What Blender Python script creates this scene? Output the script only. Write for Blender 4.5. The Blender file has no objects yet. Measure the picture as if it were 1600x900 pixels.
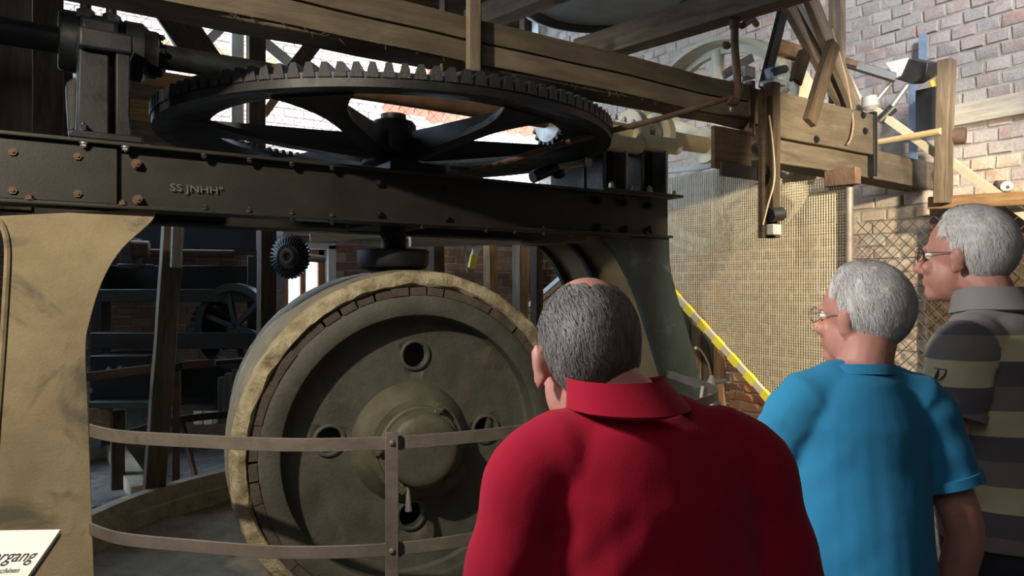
import bpy, bmesh, math, random
from mathutils import Vector, Matrix, Euler, noise
R = math.radians
rnd = random.Random(7)
scn = bpy.context.scene
col = scn.collection
YAW = R(33.851)

# ---------------------------------------------------------------- camera
cam_d = bpy.data.cameras.new('camera')
cam = bpy.data.objects.new('camera', cam_d)
col.objects.link(cam)
cam.location = (0, 0, 1.7)
cam.rotation_euler = (R(90), 0, -YAW)
cam_d.sensor_width = 36
cam_d.lens = 36 * 1100 / 1600
cam_d.shift_y = -4 / 1600
cam_d.clip_start = 0.02
scn.camera = cam

# ---------------------------------------------------------------- world, sun, exposure
w = bpy.data.worlds.new('sky'); scn.world = w; w.use_nodes = True
nt = w.node_tree; nt.nodes.clear()
bg = nt.nodes.new('ShaderNodeBackground'); wo = nt.nodes.new('ShaderNodeOutputWorld')
bg.inputs[0].default_value = (0.62, 0.8, 1.0, 1); bg.inputs[1].default_value = 8
nt.links.new(bg.outputs[0], wo.inputs[0])
scn.view_settings.view_transform = 'Standard'
scn.view_settings.look = 'None'
scn.view_settings.gamma = 1
scn.view_settings.use_curve_mapping = False
scn.view_settings.exposure = 0.0

C_, S_ = math.sin(YAW), math.cos(YAW)
def camw(X, Y, z): return Vector((X * S_ + Y * C_, -X * C_ + Y * S_, z))   # viewer-aligned ground coordinates to the building's axes

def light(kind, name, loc, energy, color, size=0.1, target=None, spot=None, blend=.4):
    d = bpy.data.lights.new(name, kind); d.energy = energy; d.color = color
    if kind == 'AREA': d.size = size
    else: d.shadow_soft_size = size
    if spot: d.spot_size = R(spot); d.spot_blend = blend
    o = bpy.data.objects.new(name, d); col.objects.link(o); o.location = loc
    if target is not None:
        o.rotation_euler = (Vector(target) - Vector(loc)).to_track_quat('-Z', 'Y').to_euler()
    return o
# hall spotlight left of the visitors, lighting the mill from the upper left
light('SPOT', 'hall_lamp', camw(-1.75, 0.3, 3.3), 470, (1.0, .88, .68), .04, camw(-.35, 3.5, 1.15), 66, .35)
# added soft spot brightening the visitors from the left, no fixture there
light('SPOT', 'visitor_fill', camw(-2.6, 0.95, 3.2), 520, (1.0, .95, .88), .22, camw(1.15, 1.85, 1.55), 46, .6)
# added soft fill from behind the visitors, not a real fixture
light('AREA', 'rear_fill', camw(-1.2, -2.2, 4.6), 26, (1.0, .95, .88), 2.2, camw(.5, 2.5, 1.2))
# unseen warm spot added on the right to brighten the mesh and pier
light('SPOT', 'right_warm_fill', (3.1, .55, 2.72), 640, (1.0, .86, .62), .05, (5.0, 3.1, 1.75), 66, .5)
light('SPOT', 'rear_warm_spot', (4.6, 4.9, 2.3), 45, (1.0, .72, .4), .12, (3.0, 3.6, 1.3), 120)  # warm spot from behind, aimed at the far stand
# added spot standing in for daylight on the floor behind the mill
light('SPOT', 'floor_daylight_spot', (-1.5, 7.5, .95), 150, (.72, .85, 1.0), .25, (1.0, 6.95, 0), 34, .5)
light('SPOT', 'wall_daylight_spot', (2.6, -1.2, 5.4), 1900, (.95, .95, 1.0), .5, (5.8, 2.4, 3.9), 46, .8)  # added spot standing in for daylight on the upper right wall

# ---------------------------------------------------------------- unprojection of measured points
F_, CX, CY, CZ = 1100., 800., 446., 1.7
def ray(px, py): return Vector(((px - CX) / F_, 1.0, (CY - py) / F_))
def PY(px, py, Y):
    r = ray(px, py); return camw(r.x * Y, Y, CZ + r.z * Y)
def PB(px, py, b):
    r = ray(px, py); return PY(px, py, b / (-r.x * C_ + S_))
def PA(px, py, a):
    r = ray(px, py); return PY(px, py, a / (r.x * S_ + C_))
def PZ(px, py, z): return PY(px, py, (z - CZ) / ray(px, py).z)
def proj(p):
    X = p[0] * S_ - p[1] * C_; Y = p[0] * C_ + p[1] * S_
    if Y < .05: return (-9999, -9999, Y)
    return (CX + F_ * X / Y, CY - F_ * (p[2] - CZ) / Y, Y)

# ---------------------------------------------------------------- materials
def new_mat(name):
    m = bpy.data.materials.new(name); m.use_nodes = True
    return m, m.node_tree, m.node_tree.nodes['Principled BSDF']
def N(nt, t, **kw):
    n = nt.nodes.new(t)
    for k, v in kw.items(): setattr(n, k, v)
    return n
def ramp(nt, fac, stops, interp='LINEAR'):
    r = N(nt, 'ShaderNodeValToRGB'); cr = r.color_ramp; cr.interpolation = interp
    while len(cr.elements) < len(stops): cr.elements.new(.5)
    for e, (p, c) in zip(cr.elements, stops):
        e.position = p; e.color = (c[0], c[1], c[2], 1)
    nt.links.new(fac, r.inputs[0]); return r.outputs[0]
def noise_tex(nt, co, scale, detail=6, rough=.6, stretch=None, dist=0):
    if stretch is not None:
        mp = N(nt, 'ShaderNodeMapping'); mp.inputs['Scale'].default_value = stretch
        nt.links.new(co, mp.inputs[0]); co = mp.outputs[0]
    n = N(nt, 'ShaderNodeTexNoise'); n.inputs['Scale'].default_value = scale
    n.inputs['Detail'].default_value = detail; n.inputs['Roughness'].default_value = rough
    n.inputs['Distortion'].default_value = dist
    nt.links.new(co, n.inputs['Vector']); return n.outputs['Fac']
def coords(nt, which='Object'):
    return N(nt, 'ShaderNodeTexCoord').outputs[which]
def bump(nt, bs, h, strength, dist=.01):
    b = N(nt, 'ShaderNodeBump'); b.inputs['Strength'].default_value = strength; b.inputs['Distance'].default_value = dist
    nt.links.new(h, b.inputs['Height']); nt.links.new(b.outputs[0], bs.inputs['Normal'])
def mix(nt, fac, a, b):
    m = N(nt, 'ShaderNodeMix', data_type='RGBA')
    if hasattr(fac, 'is_linked') or hasattr(fac, 'links'): nt.links.new(fac, m.inputs['Factor'])
    else: m.inputs['Factor'].default_value = fac
    for v, i in ((a, 6), (b, 7)):
        if isinstance(v, tuple): m.inputs[i].default_value = (*v[:3], 1)
        else: nt.links.new(v, m.inputs[i])
    return m.outputs[2]
def mat(name, stops, scale=6, rough=.7, metal=0., bmp=.3, bscale=40, stretch=None, bdist=.01, spots=None, spec=.5, rvar=None):
    """noise-coloured material; stops = list of (position, colour)"""
    m, nt, bs = new_mat(name)
    co = coords(nt)
    n = noise_tex(nt, co, scale, 8, .65, stretch, .3)
    c = ramp(nt, n, stops)
    if spots:
        (sc, lo, hi, colr) = spots
        s = noise_tex(nt, co, sc, 5, .6, None, .6)
        sf = ramp(nt, s, [(lo, (0, 0, 0)), (hi, (1, 1, 1))])
        c = mix(nt, sf, c, colr)
    nt.links.new(c, bs.inputs['Base Color'])
    bs.inputs['Roughness'].default_value = rough; bs.inputs['Metallic'].default_value = metal
    bs.inputs['Specular IOR Level'].default_value = spec
    if rvar:
        rr = ramp(nt, n, [(.3, (rvar[0],) * 3), (.7, (rvar[1],) * 3)]); nt.links.new(rr, bs.inputs['Roughness'])
    if bmp:
        h = noise_tex(nt, co, bscale, 8, .7, stretch); bump(nt, bs, h, bmp, bdist)
    return m

def wood(name, dark, mid, lite, rough=.75, grain=(1.2, 14, 14), bmp=.5):
    """timber: every timber mesh runs along its own X axis"""
    m, nt, bs = new_mat(name)
    co = coords(nt)
    n = noise_tex(nt, co, 2.2, 10, .68, grain, .5)
    c = ramp(nt, n, [(.28, dark), (.5, mid), (.72, lite)])
    n2 = noise_tex(nt, co, 3.0, 4, .6)
    c = mix(nt, ramp(nt, n2, [(.45, (0, 0, 0)), (.75, (.55,) * 3)]), c, dark)
    oi = N(nt, 'ShaderNodeObjectInfo')
    hs = N(nt, 'ShaderNodeHueSaturation'); nt.links.new(c, hs.inputs['Color'])
    mr = N(nt, 'ShaderNodeMapRange'); mr.inputs[3].default_value = .75; mr.inputs[4].default_value = 1.25
    nt.links.new(oi.outputs['Random'], mr.inputs[0]); nt.links.new(mr.outputs[0], hs.inputs['Value'])
    nt.links.new(hs.outputs[0], bs.inputs['Base Color'])
    bs.inputs['Roughness'].default_value = rough; bs.inputs['Specular IOR Level'].default_value = .25
    h = noise_tex(nt, co, 5, 10, .75, grain, .4); bump(nt, bs, h, bmp, .012)
    return m

def brick_mat(name, cols, mortar, smear=(.5, .72)):
    m, nt, bs = new_mat(name)
    geo = N(nt, 'ShaderNodeNewGeometry'); oi = N(nt, 'ShaderNodeObjectInfo')
    ad = N(nt, 'ShaderNodeMath', operation='ADD'); nt.links.new(geo.outputs['Random Per Island'], ad.inputs[0]); nt.links.new(oi.outputs['Random'], ad.inputs[1])
    fr = N(nt, 'ShaderNodeMath', operation='FRACT'); nt.links.new(ad.outputs[0], fr.inputs[0])
    c = ramp(nt, fr.outputs[0], [(i / max(1, len(cols) - 1), k) for i, k in enumerate(cols)])
    pos = geo.outputs['Position']
    n = noise_tex(nt, pos, 9, 8, .7)
    c = mix(nt, ramp(nt, n, [(smear[0], (0, 0, 0)), (smear[1], (1, 1, 1))]), c, mortar)
    n2 = noise_tex(nt, pos, 60, 6, .7)
    c = mix(nt, ramp(nt, n2, [(.35, (.35,) * 3), (.6, (0, 0, 0))]), c, (.16, .11, .09))
    nt.links.new(c, bs.inputs['Base Color']); bs.inputs['Roughness'].default_value = .9
    bs.inputs['Specular IOR Level'].default_value = .2
    bump(nt, bs, noise_tex(nt, pos, 45, 9, .75), .7, .012)
    return m

M = {}
M['mortar'] = mat('lime_mortar', [(.3, (.26, .23, .2)), (.7, (.48, .44, .38))], 9, .95, 0, .7, 50)
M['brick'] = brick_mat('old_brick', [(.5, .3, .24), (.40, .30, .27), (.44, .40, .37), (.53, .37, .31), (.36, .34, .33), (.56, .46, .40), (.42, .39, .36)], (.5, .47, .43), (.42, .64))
M['brick_pale'] = brick_mat('pale_yellowish_brick', [(.58, .42, .3), (.62, .5, .38), (.52, .3, .2), (.6, .5, .4)], (.64, .57, .45), (.4, .62))  # paler, yellower bricks for the lower wall zone and the pier
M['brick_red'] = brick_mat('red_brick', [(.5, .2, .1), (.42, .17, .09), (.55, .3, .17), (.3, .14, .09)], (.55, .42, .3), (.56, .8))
M['brick_shade'] = brick_mat('shaded_red_brick', [(.17, .075, .04), (.13, .06, .035), (.2, .11, .065)], (.15, .1, .065), (.55, .8))  # darker colour puts the shade behind the mesh into the bricks
M['brick_back'] = brick_mat('sooty_brick', [(.3, .19, .15), (.26, .17, .14), (.34, .25, .2), (.22, .15, .13)], (.32, .27, .23))
M['brick_out'] = brick_mat('outdoor_brick', [(.78, .52, .42), (.7, .45, .36), (.82, .6, .5)], (.85, .74, .66))
M['timber'] = wood('grey_brown_timber', (.06, .044, .03), (.145, .11, .075), (.235, .185, .13), grain=(1.0, 9, 9))
M['beam'] = wood('old_hewn_timber', (.085, .066, .048), (.16, .127, .09), (.235, .19, .138), bmp=.8, grain=(1.0, 7, 7))
M['timber_dark'] = wood('dark_timber', (.03, .02, .013), (.075, .05, .032), (.12, .085, .055))
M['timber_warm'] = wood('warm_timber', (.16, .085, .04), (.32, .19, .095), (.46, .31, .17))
M['timber_pale'] = wood('pale_timber', (.36, .31, .24), (.52, .47, .38), (.66, .61, .52))
M['iron_black'] = mat('oiled_black_iron', [(.3, (.004, .0045, .0055)), (.7, (.012, .013, .015))], 7, .45, .0, .25, 60, spec=.45, rvar=(.4, .65), bdist=.004)
M['iron_grease'] = mat('greasy_black_iron', [(.3, (.004, .005, .006)), (.7, (.012, .0135, .016))], 9, .4, .0, .6, 45, spec=.6, rvar=(.3, .6))
M['iron_green'] = mat('dark_green_painted_iron', [(.3, (.016, .026, .026)), (.7, (.034, .048, .047))], 3, .55, 0, .25, 70, spots=(4, .57, .66, (.062, .078, .076)))
M['iron_girder'] = mat('dark_olive_girder_paint', [(.3, (.014, .0135, .011)), (.7, (.028, .027, .023))], 4, .52, 0, .2, 80, spots=(7, .6, .8, (.038, .03, .02)), bdist=.004)
M['iron_roller'] = mat('grey_green_cast_iron', [(.3, (.058, .06, .05)), (.7, (.115, .116, .096))], 5, .55, .0, .5, 55, spots=(4, .58, .78, (.17, .145, .1)), rvar=(.42, .7))
M['iron_hub'] = mat('worn_greasy_hub_iron', [(.3, (.085, .078, .055)), (.7, (.175, .165, .125))], 5, .36, .15, .4, 60, spots=(3, .55, .75, (.13, .1, .05)), rvar=(.3, .6))
M['iron_block'] = mat('dry_brown_wedge_wood', [(.3, (.06, .046, .038)), (.7, (.125, .098, .078))], 14, .85, 0, .6, 50)
M['steel_band'] = mat('worn_brown_flat_steel', [(.3, (.135, .115, .1)), (.7, (.24, .21, .185))], 7, .5, .25, .25, 60, spots=(9, .6, .8, (.12, .075, .05)))
M['steel'] = mat('bare_steel', [(.3, (.25, .25, .25)), (.7, (.45, .45, .44))], 9, .4, .6, .2, 60)
M['steel_bright'] = mat('bright_steel', [(.3, (.36, .37, .4)), (.7, (.52, .53, .56))], 6, .35, .6, .1, 60)
M['rust'] = mat('rusty_iron', [(.3, (.07, .042, .03)), (.7, (.17, .10, .065))], 12, .8, 0, .5, 60)
M['rust_orange'] = mat('orange_rust_shaft', [(.3, (.07, .036, .018)), (.7, (.15, .08, .04))], 9, .65, 0, .3, 60)
M['tan'] = mat('clay_dusted_iron', [(.3, (.21, .165, .095)), (.7, (.36, .295, .185))], 3.0, .8, 0, .35, 90, spots=(3.4, .54, .66, (.12, .105, .075)))
M['clay'] = mat('dried_yellow_clay', [(.3, (.19, .15, .09)), (.45, (.44, .36, .225)), (.62, (.68, .6, .42))], 11, .95, 0, 1.0, 26, bdist=.03)
M['clay_wet'] = mat('damp_brown_clay', [(.3, (.085, .06, .032)), (.7, (.19, .145, .08))], 6, .8, 0, .8, 25, bdist=.03)
M['clay_grey'] = mat('thin_clay_film', [(.3, (.16, .135, .09)), (.7, (.33, .28, .19))], 7, .85, 0, .9, 26, bdist=.02)
M['cream'] = mat('cream_painted_iron', [(.3, (.5, .46, .33)), (.7, (.68, .63, .48))], 4, .6, 0, .2, 60, spots=(6, .62, .8, (.35, .28, .18)))
M['cream_tan'] = mat('yellow_shaft_paint', [(.3, (.55, .4, .2)), (.7, (.7, .55, .32))], 6, .5, 0, .2, 60)
M['tan_casting'] = mat('tan_inner_casting', [(.3, (.13, .095, .05)), (.7, (.25, .19, .11))], 4, .6, 0, .4, 50)  # tan tone for the inner faces and top plate of the far stand
M['wire'] = mat('galvanised_wire', [(.3, (.42, .37, .27)), (.7, (.6, .54, .41))], 20, .55, .2, 0)
M['wire_dark'] = mat('rusted_fence_wire', [(.3, (.07, .055, .045)), (.7, (.13, .11, .09))], 20, .6, .2, 0)
M['floor'] = mat('dusty_grey_floor', [(.3, (.1, .1, .1)), (.6, (.24, .24, .24)), (.75, (.34, .34, .34))], 6, .8, 0, .6, 30, spots=(11, .58, .7, (.07, .065, .06)))
M['plaster'] = mat('dark_plaster', [(.3, (.07, .06, .05)), (.7, (.14, .12, .1))], 4, .95, 0, .4, 30)
M['roofing'] = mat('dark_roof_boards', [(.3, (.05, .04, .03)), (.7, (.1, .08, .06))], 4, .95, 0, .4, 30, (1, 8, 8))
M['tile'] = brick_mat('clay_roof_tile', [(.55, .17, .09), (.45, .13, .07), (.62, .24, .14)], (.5, .3, .22), (.62, .85))
M['orange_frame'] = mat('orange_brown_window_paint', [(.3, (.45, .2, .09)), (.7, (.58, .28, .13))], 6, .6, 0, .2, 50)
M['white_paint'] = mat('white_paint', [(.3, (.62, .63, .62)), (.7, (.8, .8, .78))], 5, .6, 0, .15, 50)
M['yellow'] = mat('yellow_paint', [(.3, (.75, .62, .04)), (.7, (.85, .74, .1))], 6, .5, 0, .1, 50)
M['yellow_pale'] = mat('pale_yellow_paint', [(.3, (.5, .46, .33)), (.7, (.62, .58, .44))], 6, .5, 0, .1, 50)
M['board'] = mat('white_sign_board', [(.3, (.78, .79, .76)), (.7, (.82, .82, .79))], 3, .5, 0, 0)
M['ink'] = mat('black_ink', [(.3, (.01, .01, .012)), (.7, (.02, .02, .022))], 3, .6, 0, 0)
M['grey_ink'] = mat('grey_ink', [(.3, (.12, .12, .12)), (.7, (.15, .15, .15))], 3, .6, 0, 0)
M['plastic_black'] = mat('black_plastic', [(.3, (.012, .012, .012)), (.7, (.03, .03, .03))], 5, .4, 0, .1, 60)
M['plastic_grey'] = mat('grey_plastic', [(.3, (.3, .3, .29)), (.7, (.4, .4, .38))], 5, .5, 0, .1, 60)
M['porcelain'] = mat('white_porcelain', [(.3, (.78, .77, .74)), (.7, (.86, .85, .82))], 5, .2, 0, 0)
M['hopper'] = mat('grey_painted_sheet', [(.3, (.13, .13, .12)), (.7, (.22, .215, .2))], 3, .5, .1, .2, 50)
M['green_machine'] = mat('green_machine_paint', [(.3, (.045, .06, .045)), (.7, (.09, .11, .085))], 5, .5, 0, .3, 50)
M['cable'] = mat('beige_cable', [(.3, (.3, .2, .13)), (.7, (.42, .3, .2))], 8, .6, 0, 0)
M['blue_strip'] = mat('blue_grey_strap', [(.3, (.2, .26, .36)), (.7, (.32, .4, .52))], 8, .5, .2, .2, 40)
M['ochre'] = mat('ochre_paint', [(.3, (.6, .38, .06)), (.7, (.75, .5, .1))], 8, .6, 0, .2, 40)
m, nt, bs = new_mat('window_glass'); M['glass'] = m
bs.inputs['Transmission Weight'].default_value = 1; bs.inputs['Roughness'].default_value = .02; bs.inputs['IOR'].default_value = 1.1
nz = noise_tex(nt, coords(nt), 4, 2, .5); nt.links.new(ramp(nt, nz, [(.3, (.93, .96, .97)), (.7, (.98, .99, 1))]), bs.inputs['Base Color'])

# ---------------------------------------------------------------- object helpers
def tag(o, label=None, cat=None, group=None, kind=None):
    if label: o['label'] = label
    if cat: o['category'] = cat
    if group: o['group'] = group
    if kind: o['kind'] = kind
    return o
def thing(name, label, cat, loc=(0, 0, 0), rotz=0, group=None):
    o = bpy.data.objects.new(name, None); col.objects.link(o); o.empty_display_size = .1
    o.location = loc; o.rotation_euler = (0, 0, rotz)
    return tag(o, label, cat, group)
def base_of(o):
    l = Vector((0, 0, 0))
    while o is not None:
        l += o.location; o = o.parent
    return l
def link(name, me, material, parent=None, world=True, kind=None, label=None):
    o = bpy.data.objects.new(name, me); col.objects.link(o)
    if material is not None and not me.materials: me.materials.append(material)
    if parent is not None:
        o.parent = parent
        if world: o.location = -base_of(parent)
    if kind: o['kind'] = kind
    if label: o['label'] = label
    return o
def copy_tree(o, parent=None):
    c = o.copy(); col.objects.link(c); c.parent = parent
    for ch in o.children: copy_tree(ch, c)
    return c
def frame_to(p0, p1, up=(0, 0, 1)):
    x = (Vector(p1) - Vector(p0)); L = x.length; x.normalize()
    u = Vector(up)
    if abs(x.dot(u)) > .98: u = Vector((0, 1, 0))
    y = u.cross(x).normalized(); z = x.cross(y)
    return Matrix(((x.x, y.x, z.x, 0), (x.y, y.y, z.y, 0), (x.z, y.z, z.z, 0), (0, 0, 0, 1))), L

class MB:
    def __init__(s): s.v = []; s.f = []
    def add(s, vs, fs):
        n = len(s.v); s.v += [tuple(v) for v in vs]; s.f += [tuple(i + n for i in f) for f in fs]; return s
    def box(s, c, d, mtx=None):
        x, y, z = d[0] / 2, d[1] / 2, d[2] / 2
        vs = [Vector((sx * x, sy * y, sz * z)) for sx in (-1, 1) for sy in (-1, 1) for sz in (-1, 1)]
        if mtx is not None: vs = [mtx.to_3x3() @ v for v in vs]
        c = Vector(c)
        return s.add([v + c for v in vs], [(0, 1, 3, 2), (4, 6, 7, 5), (0, 4, 5, 1), (2, 3, 7, 6), (0, 2, 6, 4), (1, 5, 7, 3)])
    def span(s, lo, hi):
        lo, hi = Vector(lo), Vector(hi); return s.box((lo + hi) / 2, hi - lo)
    def bar(s, p0, p1, w, h, up=(0, 0, 1)):
        m, L = frame_to(p0, p1, up); return s.box((Vector(p0) + Vector(p1)) / 2, (L, w, h), m)
    def tube(s, p0, p1, r0, r1=None, n=16, caps=True):
        return s.lathe([(0, r0), ((Vector(p1) - Vector(p0)).length, r0 if r1 is None else r1)], p0, Vector(p1) - Vector(p0), n, caps)
    def lathe(s, prof, c, axis, n=32, caps=True, a0=0, closed=False, wob=None):
        """prof: (distance along axis, radius)"""
        m, _ = frame_to((0, 0, 0), axis); c = Vector(c); k = len(s.v)
        for i in range(n):
            t = 2 * math.pi * i / n + a0
            for j, (x, r) in enumerate(prof):
                if wob: x, r = wob(t, j, x, r)
                s.v.append(tuple(c + m.to_3x3() @ Vector((x, r * math.cos(t), r * math.sin(t)))))
        q = len(prof)
        for i in range(n):
            i2 = (i + 1) % n
            for j in range(q if closed else q - 1):
                j2 = (j + 1) % q
                s.f.append((k + i * q + j, k + i2 * q + j, k + i2 * q + j2, k + i * q + j2))
        if caps and not closed:
            s.f.append(tuple(k + i * q for i in range(n))[::-1]); s.f.append(tuple(k + i * q + q - 1 for i in range(n)))
        return s
    def path(s, pts, r, n=8, closed=False):
        pts = [Vector(p) for p in pts]; k = len(s.v); up = None
        for i, p in enumerate(pts):
            if closed: d = pts[(i + 1) % len(pts)] - pts[i - 1]
            else: d = pts[min(i + 1, len(pts) - 1)] - pts[max(i - 1, 0)]
            d.normalize()
            if up is None:
                up = Vector((0, 0, 1)) if abs(d.z) < .9 else Vector((1, 0, 0))
            y = up.cross(d).normalized(); up = d.cross(y).normalized()
            rr = r[i] if isinstance(r, (list, tuple)) else r
            for j in range(n):
                t = 2 * math.pi * j / n
                s.v.append(tuple(p + y * rr * math.cos(t) + up * rr * math.sin(t)))
        m = len(pts)
        for i in range(m if closed else m - 1):
            i2 = (i + 1) % m
            for j in range(n):
                j2 = (j + 1) % n
                s.f.append((k + i * n + j, k + i * n + j2, k + i2 * n + j2, k + i2 * n + j))
        if not closed:
            s.f.append(tuple(k + j for j in range(n))[::-1]); s.f.append(tuple(k + (m - 1) * n + j for j in range(n)))
        return s
    def ribbon(s, pts, h, t, vert=(0, 0, 1)):
        """flat bar standing on edge along pts: height h, thickness t"""
        pts = [Vector(p) for p in pts]; k = len(s.v); v = Vector(vert)
        for i, p in enumerate(pts):
            d = (pts[min(i + 1, len(pts) - 1)] - pts[max(i - 1, 0)]).normalized(); y = v.cross(d).normalized()
            for a, b in ((-1, -1), (1, -1), (1, 1), (-1, 1)): s.v.append(tuple(p + y * a * t / 2 + v * b * h / 2))
        for i in range(len(pts) - 1):
            for j in range(4):
                j2 = (j + 1) % 4; s.f.append((k + i * 4 + j, k + i * 4 + j2, k + i * 4 + 4 + j2, k + i * 4 + 4 + j))
        s.f.append((k + 3, k + 2, k + 1, k)); e = k + (len(pts) - 1) * 4; s.f.append((e, e + 1, e + 2, e + 3))
        return s
    def prism(s, poly, off):
        """polygon of 3-D points extruded by the vector off"""
        n = len(poly); off = Vector(off); k = len(s.v)
        s.v += [tuple(p) for p in poly] + [tuple(Vector(p) + off) for p in poly]
        s.f.append(tuple(range(k, k + n))); s.f.append(tuple(range(k + 2 * n - 1, k + n - 1, -1)))
        for i in range(n):
            j = (i + 1) % n; s.f.append((k + j, k + i, k + n + i, k + n + j))
        return s
    def ball(s, c, r, n=12, m=8, rot=None):
        c = Vector(c); r = Vector(r) if hasattr(r, '__len__') else Vector((r, r, r)); k = len(s.v)
        def q(v):
            v = Vector((v[0] * r.x, v[1] * r.y, v[2] * r.z))
            if rot is not None: v = rot @ v
            return tuple(c + v)
        s.v.append(q((0, 0, 1)))
        for i in range(1, m):
            a = math.pi * i / m
            for j in range(n):
                t = 2 * math.pi * j / n; s.v.append(q((math.sin(a) * math.cos(t), math.sin(a) * math.sin(t), math.cos(a))))
        s.v.append(q((0, 0, -1))); last = len(s.v) - 1
        for j in range(n):
            j2 = (j + 1) % n
            s.f.append((k, k + 1 + j, k + 1 + j2)); s.f.append((last, last - n + j2, last - n + j))
            for i in range(m - 2):
                a = k + 1 + i * n; s.f.append((a + j, a + n + j, a + n + j2, a + j2))
        return s
    def mesh(s, name, smooth=True):
        me = bpy.data.meshes.new(name); me.from_pydata(s.v, [], s.f)
        bm = bmesh.new(); bm.from_mesh(me); bmesh.ops.recalc_face_normals(bm, faces=bm.faces); bm.to_mesh(me); bm.free()
        if smooth:
            me.polygons.foreach_set('use_smooth', [True] * len(me.polygons))
            me.set_sharp_from_angle(angle=R(38))
        return me
    def build(s, name, material, parent=None, bevel=0, label=None, kind=None, smooth=True):
        o = link(name, s.mesh(name, smooth), material, parent, True, kind, label)
        if bevel:
            b = o.modifiers.new('bevel', 'BEVEL'); b.width = bevel; b.segments = 2; b.limit_method = 'ANGLE'; b.angle_limit = R(40)
        return o

def solo(o, label, cat, group=None):
    """a thing that is one mesh: origin moved to its base"""
    me = o.data
    n = len(me.vertices)
    cs = [v.co for v in me.vertices]
    c = Vector((sum(v.x for v in cs) / n, sum(v.y for v in cs) / n, min(v.z for v in cs)))
    me.transform(Matrix.Translation(-c)); o.location = o.location + c
    return tag(o, label, cat, group)

def timber(name, p0, p1, wd, ht, material, parent=None, up=(0, 0, 1), rough=.004, seg=None, label=None, cat=None, group=None, taper=None, bevel=.006):
    """squared timber along its own X with slightly uneven faces"""
    m, L = frame_to(p0, p1, up)
    seg = seg or max(2, int(L / .12))
    vs, fs = [], []
    ring = [(-1, -1), (0, -1), (1, -1), (1, 0), (1, 1), (0, 1), (-1, 1), (-1, 0)]
    sd = rnd.random() * 100
    for i in range(seg + 1):
        x = L * (i / seg - .5); k = 1 if taper is None else 1 + (taper - 1) * i / seg
        for y, z in ring:
            q = Vector((x, y * wd / 2 * k, z * ht / 2 * k))
            j = noise.noise_vector(q * 3.0 + Vector((sd, 0, 0))) * rough
            j.x = 0
            vs.append(tuple(q + j))
    for i in range(seg):
        for j in range(8):
            j2 = (j + 1) % 8; fs.append((i * 8 + j, i * 8 + 8 + j, i * 8 + 8 + j2, i * 8 + j2))
    fs.append(tuple(range(8))); e = seg * 8; fs.append(tuple(range(e + 7, e - 1, -1)))
    b = MB(); b.add(vs, fs)
    me = b.mesh(name)
    o = link(name, me, material)
    mw = m.copy(); mw.translation = (Vector(p0) + Vector(p1)) / 2
    if parent is not None:
        o.parent = parent; mw.translation = mw.translation - base_of(parent)
    o.matrix_local = mw
    if bevel:
        bv = o.modifiers.new('bevel', 'BEVEL'); bv.width = bevel; bv.segments = 2; bv.limit_method = 'ANGLE'; bv.angle_limit = R(50)
    if cat: tag(o, label, cat, group)
    elif label: o['label'] = label
    return o

def hexbolt(mb, p, axis, r=.014, h=.014, shank=.0, n=6):
    axis = Vector(axis).normalized(); p = Vector(p)
    mb.tube(p, p + axis * h * .35, r * 1.35, n=14)
    mb.tube(p + axis * h * .3, p + axis * h * 1.3, r, n=n)
    mb.tube(p + axis * h * 1.3, p + axis * h * 1.7, r * .5, r * .4, n=8)
    return mb
def rivet(mb, p, axis, r=.016):
    axis = Vector(axis).normalized(); p = Vector(p)
    mb.lathe([(0, r), (r * .35, r * .95), (r * .7, r * .65), (r * .85, r * .2)], p, axis, 12); return mb
_bolt = {}
def bolt(p, axis, parent, material, r=.014, h=.014, kind='hex', label=None):
    key = (kind, round(r, 4), round(h, 4), tuple(round(x, 3) for x in axis), material.name)
    if key not in _bolt:
        mb = MB(); (hexbolt(mb, (0, 0, 0), axis, r, h) if kind == 'hex' else rivet(mb, (0, 0, 0), axis, r))
        _bolt[key] = mb.mesh('bolt'); _bolt[key].materials.append(material)
    o = bpy.data.objects.new('bolt', _bolt[key]); col.objects.link(o); o.parent = parent; o.location = Vector(p) - base_of(parent)
    if label: o['label'] = label
    return o

# ================================================================ the setting
def struct(name, mb, material, bevel=0, parent=None):
    o = mb.build(name, material, parent, bevel=bevel)
    if parent is None: o['kind'] = 'structure'
    return o
AW = 5.8          # right wall face
BB = 8.0          # back wall face
struct('floor', MB().span((-7, -4, -.15), (AW + .3, BB + .3, 0)), M['floor'])
struct('ceiling', MB().span((-7, -4, 6.2), (AW + .3, BB, 6.35)), M['roofing'])
struct('wall_left', MB().span((-7.2, -4, 0), (-7, BB + .3, 6.2)), M['plaster'])
struct('wall_front', MB().span((-7, -4.2, 0), (AW + .3, -4, 6.2)), M['plaster'])
wall_r = struct('wall_right', MB().span((AW + .009, -4, 0), (AW + .3, BB, 6.2)), M['mortar'])
# back wall: brick up to the sill, one window, open daylight strip above
WA0, WA1, WZ0, WZ1 = PB(446, 400, BB).x, PB(512, 400, BB).x, 1.0, 2.12
BT = 2.26
mb = MB()
mb.span((-7, BB + .012, 0), (WA0, BB + .3, BT)); mb.span((WA1, BB + .012, 0), (AW, BB + .3, BT))
mb.span((WA0, BB + .012, 0), (WA1, BB + .3, WZ0)); mb.span((WA0, BB + .012, WZ1), (WA1, BB + .3, BT))
wall_b = struct('wall_back', mb, M['mortar'])
mb = MB().span((-7, BB + .0, 5.2), (AW, BB + .3, 6.2))
struct('trim_1', mb, M['timber_dark'])

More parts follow.
